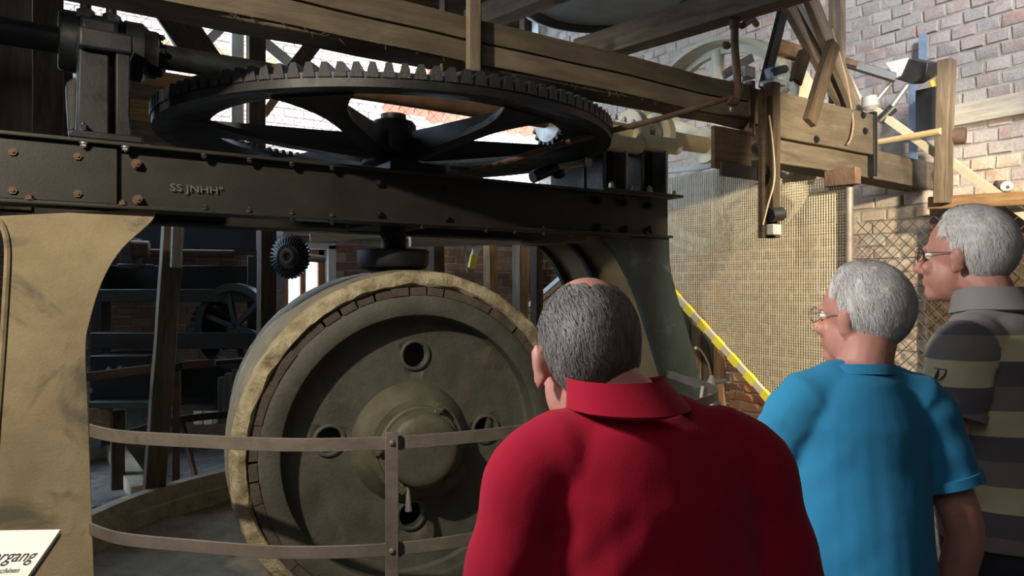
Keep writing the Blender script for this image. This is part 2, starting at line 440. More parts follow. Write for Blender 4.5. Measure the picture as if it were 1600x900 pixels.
def brick_mesh(bw, bh, bd, axis, sd):
    r = random.Random(sd); c = min(.009, bh * .12)
    ln = []
    for (inset, d) in ((0, bd), (0, c), (c, 0)):
        for u, v in ((-1, -1), (1, -1), (1, 1), (-1, 1)):
            ln.append((u * (bw / 2 - inset) + r.uniform(-1, 1) * .005, v * (bh / 2 - inset) + r.uniform(-1, 1) * .004, d + (r.uniform(-.004, .004) if d == 0 else 0)))
    vs = [((d, u, v) if axis == 'a' else (u, d, v)) for u, v, d in ln]
    fs = [(8, 9, 10, 11)]
    for k in (0, 4):
        for i in range(4):
            j = (i + 1) % 4; fs.append((k + i, k + j, k + 4 + j, k + 4 + i))
    mb = MB(); mb.add(vs, fs); return mb
def lay_bricks(parent, axis, const, u0, u1, z0, z1, bw, bh, joint, pick, want, skip=None, limit=300, jitter=.006, seed=1, half_first=True, bd=.05):
    """header courses on a wall face; want(pixel) ranks the bricks that become parts of their own, the rest is one joined part"""
    r = random.Random(seed); cells = []
    rows = int((z1 - z0) / (bh + joint)); n = int((u1 - u0) / (bw + joint)) + 2
    for i in range(rows):
        sh = (.5 if i % 2 else 0) * (bw + joint) + r.uniform(-.02, .02)
        for k in range(n):
            lo = max(u0, u0 + k * (bw + joint) - sh); hi = min(u1, u0 + k * (bw + joint) - sh + bw)
            if hi - lo < .035: continue
            z = z0 + (i + .5) * (bh + joint); u = (lo + hi) / 2
            if skip and skip(lo, hi, z): continue
            p = (const, u, z) if axis == 'a' else (u, const, z)
            full = abs(hi - lo - bw) < 1e-4
            cells.append((want(proj(p)), p, hi - lo, full))
    cells.sort(key=lambda c: (c[0] is None, c[0] or 0))
    var = {}
    stuff = {}
    cnt = 0
    for rank, p, wd, full in cells:
        ml = pick(p)
        if full: key = (ml, r.randrange(7))
        else: key = (ml, -round(wd, 2))
        jit = (r.uniform(-jitter, jitter) if axis == 'a' else 0, 0 if axis == 'a' else r.uniform(-jitter, jitter), r.uniform(-.003, .003))
        if rank is not None and cnt < limit:
            if key not in var:
                var[key] = brick_mesh(wd, bh, bd, axis, hash(key) % 1000).mesh('brick'); var[key].materials.append(M[ml])
            o = bpy.data.objects.new('brick', var[key]); col.objects.link(o); o.parent = parent
            o.location = Vector(p) + Vector(jit) - base_of(parent); cnt += 1
        else:
            b = brick_mesh(wd, bh, bd, axis, r.randrange(50))
            q = Vector(p) + Vector(jit)
            stuff.setdefault(ml, MB()).add([Vector(v) + q for v in b.v], b.f)
    for ml, b in stuff.items():
        b.build('brickwork', M[ml], parent, kind='stuff')
    return cnt

def want_right(q):
    x, y, Y = q
    if x < 1195 or x > 1610 or y < -10 or y > 480: return None
    if x < 1315 and y > 60: return None
    if x < 1325 and y > 20: return None
    return Y + (0 if y < 330 else 3)
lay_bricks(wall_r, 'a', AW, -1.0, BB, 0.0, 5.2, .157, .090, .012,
           lambda p: 'brick_shade' if (p[2] < 2.6 and p[1] > 3.3) else 'brick_pale' if (p[2] < 2.62 and p[1] > 2.2) else 'brick', want_right, limit=295, seed=3)
def want_back(q):
    x, y, Y = q
    return Y if (505 < x < 880 and 365 < y < 470) else None
lay_bricks(wall_b, 'b', BB, -3.5, AW, 0.9, BT - .02, .2, .085, .013, lambda p: 'brick_back', want_back,
           skip=lambda lo, hi, z: hi > WA0 - .05 and lo < WA1 + .05 and WZ0 - .05 < z < WZ1 + .05, limit=280, seed=5)

# window in the back wall
win = MB()
for a0, a1, z0, z1 in ((WA0, WA0 + .07, WZ0, WZ1), (WA1 - .07, WA1, WZ0, WZ1), (WA0, WA1, WZ1 - .07, WZ1), (WA0, WA1, WZ0, WZ0 + .07)):
    win.span((a0, BB + .12, z0), (a1, BB + .19, z1))
win.span(((WA0 + WA1) / 2 - .03, BB + .13, WZ0), ((WA0 + WA1) / 2 + .03, BB + .18, WZ1))
window = struct('window_1', win, M['orange_frame'], .006)
for a0, a1 in ((WA0 + .07, (WA0 + WA1) / 2 - .03), ((WA0 + WA1) / 2 + .03, WA1 - .07)):
    MB().span((a0, BB + .15, WZ0 + .07), (a1, BB + .156, WZ1 - .07)).build('pane', M['glass'], window)
sl = MB().span((WA1, BB - .03, WZ0), (WA1 + .09, BB + .02, WZ1 + .05)); sl.span((WA0 - .08, BB - .03, WZ1), (WA1 + .09, BB + .02, WZ1 + .07))
sl.build('reveal_board', M['white_paint'], window, .004)

# timber on the wall head and the posts of the daylight strip
wp = timber('wall_plate', (-4, BB - .06, BT + .05), (AW, BB - .06, BT + .05), .26, .1, M['timber_pale'], label='pale squared timber lying along the head of the sooty back brick wall', cat='timber')
def back_post(px, wpx, y0, y1, label, matn='timber_dark', b=7.7):
    p = PB(px, y0, b); q = PB(px, y1, b); wd = wpx / F_ * proj(p)[2] * 1.15
    return timber('post', (p.x, b, max(q.z, 0)), (p.x, b, p.z), wd, wd * .8, M[matn], label=label, cat='post')
def brace(name, pa, pb, b, wpx, matn, label, cat='brace', tk=.05):
    p, q = PB(*pa, b), PB(*pb, b); wd = wpx / F_ * proj(p)[2]
    return timber(name, p, q, tk, wd, M[matn], up=(0, -1, 0) if False else (0, 0, 1), label=label, cat=cat)
back_post(400, 22, -40, 330, 'dark upright post behind the gear teeth at the daylight opening')
back_post(370, 16, -40, 330, 'narrow sunlit white post just left of the dark upright post behind the gear', 'white_paint', 7.9)
back_post(72, 40, -40, 330, 'brown post standing behind the shaft left of the bearing pedestal', 'timber', 4.9)
brace('brace', (252, -5), (352, 140), 7.6, 52, 'timber_dark', 'dark slanting brace between the pedestal and the upright post behind the gear')
brace('brace', (240, 10), (300, 110), 7.75, 12, 'white_paint', 'thin white slanting batten beside the dark brace behind the gear')
brace('brace', (312, 78), (352, 38), 7.75, 14, 'white_paint', 'short white cross batten leaning the other way behind the dark brace')
brace('brace', (440, 135), (500, 55), 7.6, 24, 'timber_dark', 'dark brace leaning right behind the middle gear teeth')
brace('brace', (405, 60), (465, 110), 7.8, 18, 'white_paint', 'pale blue white batten sloping down behind the gear teeth')
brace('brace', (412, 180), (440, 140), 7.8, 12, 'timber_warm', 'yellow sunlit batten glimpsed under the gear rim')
brace('brace', (818, 60), (818, 0), 7.7, 14, 'timber_dark', 'dark post end under the grey drum beside the white post')
brace('brace', (838, 60), (838, 0), 7.9, 18, 'white_paint', 'white painted post standing before the red tiles under the drum')
brace('brace', (693, 25), (693, -40), 7.7, 18, 'timber_dark', 'dark upright glimpsed just left of the hanger board over the beam')

# wire netting across the daylight strip
def chainlink(name, p0, ux, uz, wd, ht, pitch, r, parent=None, material='wire_dark'):
    """diamond netting of crossing thin wires on the plane spanned by ux (unit) and z"""
    mb = MB(); p0 = Vector(p0); ux = Vector(ux); uz = Vector(uz)
    n = int((wd + ht) / pitch) + 1
    for k in range(n):
        for sgn in (1, -1):
            # wire u = c + sgn*z
            c = k * pitch if sgn < 0 else k * pitch - ht
            z0, z1 = 0, ht
            if sgn > 0: z0 = max(0, -c); z1 = min(ht, wd - c)
            else: z0 = max(0, c - wd); z1 = min(ht, c)
            if z1 - z0 < .02: continue
            a = p0 + ux * (c + sgn * z0) + uz * z0; b = p0 + ux * (c + sgn * z1) + uz * z1
            off = ux.cross(uz) * (r * sgn)
            mb.tube(a + off, b + off, r, n=4, caps=False)
    return mb.build(name, M[material], parent, kind='stuff')
cl = chainlink('wire_netting', (0.2, 7.96, 2.4), (1, 0, 0), (0, 0, 1), 6.0, 2.7, .2, .0028)
cl['label'] = 'thin wire netting stretched over the bright opening above the back wall'; cl['category'] = 'netting'

# neighbouring building outside
hb = thing('brick_house', 'sunlit pale brick house seen outside through the opening above the gear', 'building', (3, 13, 0))
b_ = MB().span((-1.5, 13.03, 0), (6.6, 14, 6.6)); b_.build('wall', M['mortar'], hb)
def want_out(q):
    x, y, Y = q
    return Y if (170 < x < 640 and -5 < y < 180) else None
lay_bricks(hb, 'b', 13.0, -1.5, 6.6, 3.2, 6.6, .34, .125, .02, lambda p: 'brick_out', want_out, limit=290, seed=8, half_first=True)
MB().span((-1.5, 12.9, 5.6), (6.6, 13.0, 5.8)).build('string_course', M['timber_warm'], hb)
rf = thing('tiled_roof', 'red clay tiled roof outside seen between the beam and the grey drum', 'roof', (8, 14, 4))
sl_ = Vector((0, .78, .62)).normalized()
MB().prism([(5.6, 13.0, 5.2), (12.5, 13.0, 5.2), (12.5, 18.5, 9.57), (5.6, 18.5, 9.57)], (0, .05, -.1)).build('boarding', M['timber_warm'], rf)
tv = [MB().lathe([(0, .17), (.42, .13)], (0, 0, 0), sl_, 10) for _ in range(1)][0].mesh('tile'); tv.materials.append(M['tile'])
for i in range(11):
    for k in range(20):
        o = bpy.data.objects.new('tile', tv); col.objects.link(o); o.parent = rf
        p = Vector((5.8 + k * .33, 13.0, 5.2)) + sl_ * (i * .38 - .03)
        o.location = p - base_of(rf); o.scale = (1, 1, 1)

# ================================================================ the edge mill
B0 = 3.235                      # face of the front girder and of the stands
GZ0, GZ1 = 2.006, 2.273         # girder bottom and top
SX, SB = 1.62, 3.59             # vertical shaft
def smooth_pts(pts, n=6, closed=False):
    pts = [Vector(p) for p in pts]; out = []
    m = len(pts)
    for i in range(m - 1):
        p0, p1, p2, p3 = pts[max(i - 1, 0)], pts[i], pts[i + 1], pts[min(i + 2, m - 1)]
        for k in range(n):
            t = k / n
            out.append(.5 * ((2 * p1) + (p2 - p0) * t + (2 * p0 - 5 * p1 + 4 * p2 - p3) * t * t + (3 * p1 - p0 - 3 * p2 + p3) * t ** 3))
    out.append(pts[-1]); return out
def poly_b(pix, b=B0): return [PB(x, y, b) for x, y in pix]

# ---- stands
inL = smooth_pts([(242, 326, 0), (238, 345, 0), (190, 390, 0), (160, 440, 0), (141, 500, 0), (134, 545, 0), (138, 650, 0), (147, 900, 0)], 5)
outL = smooth_pts([(-12, 338, 0), (2, 350, 0), (11, 385, 0), (9, 450, 0), (2, 560, 0), (-8, 700, 0), (-20, 900, 0)], 4)
def to_floor(pl, flo):
    q = pl[-1].copy(); q.z = flo; q.x = pl[-1].x + (pl[-1].x - pl[-2].x) * .3; return pl + [q]
def stand(name, label, inner, outer, material, plates, skin_side):
    root = thing(name, label, 'machine stand', ((inner[-1].x + outer[-1].x) / 2, B0 + .35, 0))
    inner = to_floor(inner, 0); outer = to_floor(outer, 0)
    poly = inner + outer[::-1]
    for k, (b, nm) in enumerate(plates):
        sh = Vector((0, b - B0, 0))
        MB().prism([p + sh for p in poly], (0, .04, 0)).build(nm, material, root, bevel=.006)
    # curved skin between the plates, set back from their edges
    sk = MB(); d = Vector((skin_side * .055, 0, 0))
    a_ = [p + d + Vector((0, .02, 0)) for p in inner]; b_ = [p + Vector((0, .70, 0)) for p in a_]
    n = len(a_)
    sk.add(a_ + b_, [(i, i + 1, n + i + 1, n + i) for i in range(n - 1)])
    a2 = [p + d * .4 for p in a_]; b2 = [p + d * .4 for p in b_]
    sk.add(a2 + b2, [(i, n + i, n + i + 1, i + 1) for i in range(n - 1)])
    sk.build('inner_skin', M['tan_casting'] if skin_side > 0 else material, root)
    return root
stL = stand('mill_stand', 'broad clay-coloured iron stand under the rivet end of the girder, beside the white board',
            [PB(p.x, p.y, B0) for p in inL], [PB(p.x, p.y, B0) for p in outL], M['tan'],
            [(B0, 'front_plate'), (B0 + .34, 'middle_rib'), (B0 + .68, 'rear_plate')], -1)
MB().path([PB(p.x, p.y, B0) + Vector((0, -.004, 0)) for p in outL], .011, 6).build('edge_bead', M['tan'], stL)
inR = smooth_pts([(938, 371, 0), (952, 384, 0), (968, 404, 0), (985, 437, 0), (1001, 475, 0), (1030, 570, 0), (1050, 640, 0), (1062, 700, 0)], 5)
outR = smooth_pts([(1046, 371, 0), (1047, 410, 0), (1055, 450, 0), (1074, 515, 0), (1092, 580, 0), (1110, 650, 0), (1120, 700, 0)], 4)
stR = stand('mill_stand', 'dark green painted iron stand with ribbed inner casting under the far girder end',
            [PB(p.x, p.y, B0) for p in inR], [PB(p.x, p.y, B0) for p in outR], M['iron_green'],
            [(B0, 'front_plate'), (B0 + .34, 'middle_rib'), (B0 + .68, 'rear_plate')], 1)
MB().span((2.72, B0 + .03, GZ0 - .035), (3.36, B0 + .72, GZ0 - .006)).build('top_plate', M['tan_casting'], stR, .003)

# ---- girders
GA0, GA1 = -.75, 3.40
def girder(b, face, label):
    """rolled channel with its back at the plane b (face -1: seen side towards the visitors)"""
    g = thing('girder', label, 'girder', ((GA0 + GA1) / 2, b, GZ0))
    wb = MB().span((GA0, min(b, b - face * .014), GZ0), (GA1, max(b, b - face * .014), GZ1)); wb.build('web', M['iron_girder'], g)
    for z, nm in ((GZ1 - .016, 'upper_flange'), (GZ0, 'lower_flange')):
        MB().span((GA0, b - .05, z), (GA1, b + .1, z + .016)).build(nm, M['iron_girder'], g, .004)
    return g
g1 = girder(B0 + .012, -1, 'long dark riveted iron girder lying on both stands, nearest the visitors')
g2 = girder(B0 + .70, -1, 'second dark girder behind the first one, under the far side of the gear')
FB = B0 - .002
for px, py in ((20, 238), (121, 245), (20, 298), (121, 303), (213, 256), (215, 312)):
    bolt(PB(px, py, FB), (0, -1, 0), g1, M['rust'], .015, .014)
for px, py in ((591, 285), (591, 333), (697, 295), (697, 340)):
    bolt(PB(px, py, FB), (0, -1, 0), g1, M['iron_girder'], .014, .012)
for px, py in ((935, 355), (978, 358), (1015, 359)):
    bolt(PB(px, py, FB), (0, -1, 0), g1, M['iron_black'], .022, .03, 'rivet')
for px, py in ((935, 313), (975, 317), (1014, 321)):
    bolt(PB(px, py, FB), (0, -1, 0), g1, M['iron_black'], .02, .02)
for px in (46, 192, 320, 389, 456, 519, 850, 892, 952, 1010):
    q = PB(px, 300, B0 - .025); bolt((q.x, B0 - .027, GZ0 + .016), (0, 0, 1), g1, M['rust'] if px < 300 else M['iron_girder'], .013, .012)
for px in (131, 196, 319, 390, 456, 519, 915, 975, 1016):
    q = PB(px, 250, B0 - .025); bolt((q.x, B0 - .027, GZ1 - .016), (0, 0, -1), g1, M['steel'] if px < 220 else M['iron_girder'], .012, .012)
for px in (456, 519, 660, 760, 805, 850, 892):
    q = PB(px, 372, B0 - .02); bolt((q.x, B0 - .02, GZ0), (0, 0, -1), g1, M['iron_black'], .012, .014)
MB().span((GA0, B0 - .012, GZ0 + .018), (PB(183, 300, B0).x, B0 + .001, GZ1 - .018)).build('splice_plate', M['iron_girder'], g1, .003)
def text(body, name, size, material, parent, loc, rot, extrude=.001, shear=0, align='LEFT', scale=(1, 1, 1)):
    cu = bpy.data.curves.new(name, 'FONT'); cu.body = body; cu.size = size; cu.extrude = extrude; cu.shear = shear; cu.align_x = align
    o = bpy.data.objects.new(name, cu); col.objects.link(o)
    bpy.context.view_layer.update()
    me = bpy.data.meshes.new_from_object(o); bpy.data.objects.remove(o)
    me.transform(Matrix.Diagonal((*scale, 1))); me.materials.append(material)
    r = bpy.data.objects.new(name, me); col.objects.link(r); r.parent = parent
    r.matrix_local = Matrix.Translation(Vector(loc) - (base_of(parent) if parent else Vector((0, 0, 0)))) @ Euler(rot).to_matrix().to_4x4()
    return r
q = PB(265, 293, B0)
text('SS JNHH°', 'rolled_letters', .052, M['steel_band'], g1, (q.x, B0 - .0004, q.z - .012), (R(90), 0, 0), .0008, scale=(1.0, .8, 1))

# ---- crown gear
gear = thing('crown_gear', 'large black greasy toothed crown gear wheel lying flat above the girder', 'gear', (SX, SB, 2.36))
prof = [(2.462, 1.19), (2.518, 1.192), (2.524, 1.18), (2.535, 1.0), (2.53, .95), (2.503, .936), (2.497, .96), (2.487, 1.08), (2.468, 1.12), (2.466, 1.15)]
MB().lathe([(z, r) for z, r in prof], (SX, SB, 0), (0, 0, 1), 122, closed=True).build('rim', M['iron_black'], gear)
tw = MB()
pf = [(-.026, 0), (.026, 0), (.017, .026), (.011, .04), (-.011, .04), (-.017, .026)]
inn = [Vector((1.0, y * .85, 2.528 + z * .9)) for y, z in pf]; out = [Vector((1.198, y, 2.498 + z * 1.45)) for y, z in pf]
tw.add(inn + out, [tuple(range(6)), tuple(range(11, 5, -1))] + [(i, 6 + i, 6 + (i + 1) % 6, (i + 1) % 6) for i in range(6)])
tw.v = [tuple(Vector(v) - Vector((1.1, 0, 2.5))) for v in tw.v]
tm = tw.mesh('tooth'); tm.materials.append(M['iron_grease'])
NT = 122
for i in range(NT):
    t = 2 * math.pi * i / NT
    o = bpy.data.objects.new('tooth', tm); col.objects.link(o); o.parent = gear
    o.location = Vector((1.1 * math.cos(t), 1.1 * math.sin(t), 2.5 - 2.36)); o.rotation_euler = (0, 0, t)
MB().lathe([(2.362, .09), (2.362, .17), (2.40, .17), (2.42, .14), (2.58, .125), (2.60, .11), (2.60, .075)], (SX, SB, 0), (0, 0, 1), 32).build('hub', M['iron_black'], gear)
def spoke(ang):
    mb = MB(); d = Vector((math.cos(ang), math.sin(ang), 0)); s = Vector((-d.y, d.x, 0)); O = Vector((SX, SB, 0))
    L = []; Rr = []; n = 14
    def zz(r): return 2.372 + (r - .1) / .86 * .112
    for i in range(n + 1):
        r = .1 + .875 * i / n
        h = .052 + .045 * max(0, (.42 - r) / .32) ** 2 + .13 * max(0, (r - .62) / .35) ** 2.2
        L.append((r, h))
    vs = []
    for r, h in L:
        for sg, dz in ((-1, 0), (1, 0), (1, .028), (-1, .028)): vs.append(O + d * r + s * h * sg + Vector((0, 0, zz(r) + dz)))
    fs = [(i * 4 + j, i * 4 + (j + 1) % 4, i * 4 + 4 + (j + 1) % 4, i * 4 + 4 + j) for i in range(n) for j in range(4)] + [(3, 2, 1, 0), tuple(n * 4 + j for j in range(4))]
    mb.add(vs, fs); vs = []
    for r, h in L:
        ht = .15 - .10 * (r - .1) / .86
        for sg, dz in ((-1, .02), (1, .02), (1, ht), (-1, ht)): vs.append(O + d * r + s * .02 * sg + Vector((0, 0, zz(r) + dz)))
    mb.add(vs, fs)
    mb.build('spoke', M['iron_black'], gear)
toward = math.atan2(-SB, -SX)      # from the shaft towards the visitors
for a_ in (-20, 40, 100, 160, -80, -140): spoke(toward + R(a_))

# ---- vertical shaft with its black collar
vs_ = thing('vertical_shaft', 'upright black shaft with a wide disc collar above the roller', 'shaft', (SX, SB, .13))
MB().tube((SX, SB, .13), (SX, SB, 2.64), .07, n=28).build('shaft', M['iron_black'], vs_)
MB().lathe([(1.70, .1), (1.78, .13), (1.80, .185), (1.82, .196), (1.89, .196), (1.895, .19), (1.895, .07)], (SX, SB, 0), (0, 0, 1), 40).build('collar', M['iron_black'], vs_)
MB().span((SX - .16, B0 + .03, GZ0 + .01), (SX + .16, B0 + .69, GZ1 + .06)).build('bearing_block', M['iron_black'], vs_, .01)
MB().lathe([(.13, .2), (.9, .16), (1.05, .13), (1.05, .07)], (SX, SB, 0), (0, 0, 1), 28).build('crosshead', M['iron_black'], vs_)

# ---- rollers
AX = Vector((-.1539, -.988, 0)).normalized()
SIDE = AX.cross(Vector((0, 0, 1))).normalized()
FC = camw(-.452, 3.385, .925)
rol = thing('edge_runner', 'huge grey iron roller with clay-caked rim and domed hub, facing the visitors', 'mill roller', (SX, SB, .13))
def at_roll(t, r, ang): return FC + AX * t + (SIDE * math.cos(ang) + Vector((0, 0, 1)) * math.sin(ang)) * r
MB().lathe([(0, .634), (.004, .64), (.004, .722), (0, .728), (-.3, .728), (-.31, .72), (-.31, .65), (-.3, .634)], FC, AX, 96, closed=True).build('rim', M['iron_roller'], rol)
# web with four holes
webmb = MB().lathe([(-.155, .10), (-.115, .10), (-.12, .3), (-.125, .5), (-.11, .62), (-.09, .637), (-.19, .637), (-.165, .5)], FC, AX, 96, closed=True)
web = webmb.build('web', M['iron_roller'], rol)
def roll_ang(dx, dy): return math.atan2(dy, dx)
cut = MB()
# SIDE points which way on screen?
sx = 1 if proj(FC + SIDE)[0] > proj(FC)[0] else -1
HOLES = [(.02, .43), (-.40, .045), (.0, -.36), (.40, .03)]
for hx, hz in HOLES:
    ang = math.atan2(hz, hx * sx); r = math.hypot(hx, hz)
    cut.tube(at_roll(.1, r, ang), at_roll(-.3, r, ang), .062, n=24)
co = cut.build('cutter', M['iron_roller'], None)
bpy.context.view_layer.update()
co.location = web.matrix_world.translation
bo = web.modifiers.new('holes', 'BOOLEAN'); bo.operation = 'DIFFERENCE'; bo.object = co; bo.solver = 'EXACT'
co.location = (0, 0, 0)
bpy.context.view_layer.update()
dg = bpy.context.evaluated_depsgraph_get()
me2 = bpy.data.meshes.new_from_object(web.evaluated_get(dg)); web.modifiers.clear(); web.data = me2
bpy.data.objects.remove(co)
for hx, hz in HOLES:
    ang = math.atan2(hz, hx * sx); r = math.hypot(hx, hz)
    MB().lathe([(-.16, .062), (-.108, .062), (-.106, .068), (-.11, .078), (-.16, .078)], at_roll(0, r, ang), AX, 24, closed=True).build('hole_ring', M['iron_roller'], rol)
# brown wedge blocks
for i in range(54):
    t0 = 2 * math.pi * (i + rnd.uniform(-.12, .12)) / 54; t1 = 2 * math.pi * (i + 1) / 54 - .003 + rnd.uniform(-.005, .001)
    e = rnd.uniform(.001, .009); vs = []
    for k in range(4):
        t = t0 + (t1 - t0) * k / 3
        for tt, r in ((e, .7295), (e, .768), (-.2, .768), (-.2, .7295)): vs.append(at_roll(tt, r + rnd.uniform(-.001, .001), t))
    fs = [(k * 4 + j, k * 4 + (j + 1) % 4, k * 4 + 4 + (j + 1) % 4, k * 4 + 4 + j) for k in range(3) for j in range(4)] + [(3, 2, 1, 0), (12, 13, 14, 15)]
    MB().add(vs, fs).build('wedge_block', M['iron_block'], rol)
# tyre, dusty and worn
def wob(amp, sc, sd):
    def f(t, j, x, r):
        p = Vector((math.cos(t) * sc, math.sin(t) * sc, x * 9 + r * 9 + sd))
        return x + noise.noise(p) * amp * .7, r + noise.noise(p + Vector((9, 3, 1))) * amp
    return f
MB().lathe([(-.02, .770), (.002, .772), (.008, .785), (.0, .815), (-.03, .838), (-.08, .85), (-.16, .852), (-.25, .852), (-.33, .846), (-.345, .835), (-.345, .77)], FC, AX, 140, closed=True, wob=wob(.006, 7, 0)).build('tyre', M['clay_grey'], rol)
def wob2(t, j, x, r):
    p = Vector((math.cos(t) * 9, math.sin(t) * 9, j * .8))
    lump = noise.noise(p) * .5 + noise.noise(p * 2.7) * .3
    k = (0, .6, 1, 1, .9, .5, 0)[j]
    return x + lump * .03 * k, r + lump * .02 * k
MB().lathe([(-.01, .774), (.008, .772), (.024, .782), (.024, .806), (.010, .832), (-.015, .845), (-.05, .842)], FC, AX, 260, closed=True, wob=wob2).build('clay_crust', M['clay'], rol)
# hub
MB().lathe([(-.125, .30), (-.11, .295), (-.08, .268), (-.02, .24), (.0, .228), (.002, .20), (-.02, .19)], FC, AX, 64, caps=False).build('hub_boss', M['iron_hub'], rol)
MB().lathe([(-.03, .2), (.03, .198), (.035, .192), (.035, .17), (.03, .17)], FC, AX, 56, caps=False).build('hub_flange', M['iron_hub'], rol)
MB().lathe([(-.02, .176), (.085, .174), (.10, .166), (.11, .15), (.116, .12), (.117, .06), (.118, .002)], FC, AX, 56).build('hub_cap', M['iron_hub'], rol)
for ang in (62, -50, -115, 178):
    p = at_roll(.03, .205, math.atan2(math.sin(R(ang)), math.cos(R(ang)) * sx))
    mb = MB(); d = (p - FC); d -= AX * d.dot(AX); d.normalize()
    mb.bar(p - d * .03, p + d * .02, .035, .022, AX); mb.build('clamp', M['iron_hub'], rol, .004)
    bolt(p + AX * .01, AX, rol, M['iron_hub'], .016, .018)
gp = at_roll(.05, .24, math.atan2(-.95, -.28 * sx))
MB().path([gp + Vector((0, 0, .06)), gp + AX * .015, gp + AX * .02 + Vector((0, 0, -.05))], [.010, .012, .018], 8).build('grease_nipple', M['steel'], rol)
MB().tube(FC + AX * .0, Vector((SX, SB, FC.z)), .09, n=20).build('axle', M['iron_black'], rol)
r2 = copy_tree(rol); r2.rotation_euler = (0, 0, math.pi)
r2['label'] = 'second matching iron roller, mostly hidden behind the clay-caked one'
for o_ in (rol, r2): o_['group'] = 'edge runners of the mill'

# ---- pan
pan = thing('grinding_pan', 'low round pan with raised dark kerb and damp clay floor under the rollers', 'pan', (SX, SB, 0))
MB().lathe([(.0, 1.85), (.385, 1.83), (.395, 1.80), (.39, 1.74), (.30, 1.725), (.29, 1.70), (.12, 1.69), (0, 1.69)], (SX, SB, 0), (0, 0, 1), 120, closed=True, wob=wob(.004, 10, 4)).build('kerb', M['clay_grey'], pan)
pf_ = MB(); rings = 22; seg = 96; vs = [(SX, SB, .125)]
for i in range(1, rings + 1):
    r = 1.7 * i / rings
    for k in range(seg):
        t = 2 * math.pi * k / seg; p = Vector((SX + r * math.cos(t), SB + r * math.sin(t), 0))
        z = .115 + .03 * noise.noise(p * 4) + .012 * noise.noise(p * 15) + max(0, r - 1.35) * .25
        if .3 < r < .75: z = .112
        vs.append((p.x, p.y, z))
fs = [(0, 1 + k, 1 + (k + 1) % seg) for k in range(seg)] + [(1 + i * seg + k, 1 + (i + 1) * seg + k, 1 + (i + 1) * seg + (k + 1) % seg, 1 + i * seg + (k + 1) % seg) for i in range(rings - 1) for k in range(seg)]
pf_.add(vs, fs); pf_.build('clay_bed', M['clay_wet'], pan)

# ---- guard rail
plan = [(.194, 3.705), (.20, 3.66), (.30, 3.46), (.532, 3.208), (.846, 2.911), (1.214, 2.707), (1.56, 2.624), (1.927, 2.6), (2.40, 2.58), (2.9, 2.63), (3.35, 2.80), (3.60, 3.10), (3.70, 3.35), (3.80, 3.56), (3.86, 3.70)]
plan = [(a * .875, b * .875) for a, b in plan]
rail = thing('guard_rail', 'curved flat steel guard rail of two bands in front of the grey roller', 'railing', (1.06, 2.37, 0))
for z, nm, hh in ((1.128, 'upper_band', .048), (.742, 'lower_band', .046)):
    pts = smooth_pts([(a, b, z) for a, b in plan], 7)
    MB().ribbon(pts, hh, .010).build(nm, M['steel_band'], rail, .002)
pp = PZ(612, 692, 1.128); pdir = Vector((plan[6][0] - plan[4][0], plan[6][1] - plan[4][1], 0)).normalized(); pn = Vector((pdir.y, -pdir.x, 0))
pc = pp + pn * .012
mb = MB(); mm, L = frame_to((0, 0, 0), pdir); mb.box((pc.x, pc.y, .585), (.047, .012, 1.17), mm); mb.build('post', M['steel_band'], rail, .002)
for z in (1.132, .742):
    rv = bolt(pc + pn * .006 + Vector((0, 0, z - pc.z)), pn, rail, M['steel_band'], .012, .012, 'rivet')
mb = MB()
for z in (1.128, .742): mb.box(pc - pn * .004 + pdir * .031 + Vector((0, 0, z - pc.z)), (.012, .012, .05), mm)
mb.build('joint_tab', M['iron_black'], rail)
# rail behind
pts = smooth_pts([PZ(60, 600, 1.128), PZ(145, 588, 1.128), PZ(272, 572, 1.128), PZ(390, 563, 1.128), PZ(470, 559, 1.128)], 6)
rr = thing('guard_rail', 'darker rusty rail band with thin post behind the leaning wooden prop', 'railing', (pts[6].x, pts[6].y, 0))
MB().ribbon(pts, .055, .012).build('upper_band', M['rust'], rr)
pts2 = smooth_pts([PZ(205, 676, .74), PZ(270, 658, .74), PZ(330, 650, .74), PZ(420, 644, .74)], 6)
MB().ribbon(pts2, .05, .012).build('lower_band', M['iron_black'], rr)
q0 = PZ(274, 572, 1.128)
MB().span((q0.x - .025, q0.y - .03, 0), (q0.x + .025, q0.y - .015, 1.16)).build('post', M['rust'], rr)
bolt((q0.x, q0.y - .03, 1.13), (0, -1, 0), rr, M['iron_black'], .03, .03)
q1 = PZ(385, 563, 1.13)
MB().tube(PZ(335, 566, 1.14) + Vector((0, -.03, 0)), PZ(380, 563, 1.14) + Vector((0, -.03, 0)), .02, n=10).build('sleeve', M['iron_black'], rr)
MB().tube(PZ(378, 563, 1.14) + Vector((0, -.03, 0)), PZ(390, 562, 1.14) + Vector((0, -.03, 0)), .021, n=10).build('sleeve_end', M['rust_orange'], rr, label='orange end cap')

# ---- drive shaft along the top
SZ = 2.753
ds = thing('drive_shaft', 'long horizontal shaft running over the gear from the bearing pedestal to the cream wheel', 'shaft', (2.0, SB, SZ))
MB().tube((-1.4, SB, SZ), (.95, SB, SZ), .056, n=20).build('dark_end', M['iron_black'], ds)
MB().tube((.9, SB, SZ), (3.0, SB, SZ), .055, n=20).build('middle', M['rust_orange'], ds)
MB().tube((3.0, SB, SZ), (4.6, SB, SZ), .062, n=20).build('far_end', M['cream_tan'], ds)
xk = PB(232, 90, SB).x
MB().lathe([(xk - .1, .13), (xk - .03, .13), (xk - .02, .12), (xk + .0, .105), (xk + .03, .105), (xk + .04, .06)], (0, SB, SZ), (1, 0, 0), 28).build('coupling', M['iron_black'], ds)
MB().lathe([(xk - .15, .135), (xk - .115, .14), (xk - .11, .12)], (0, SB, SZ), (1, 0, 0), 28).build('collar', M['iron_black'], ds)
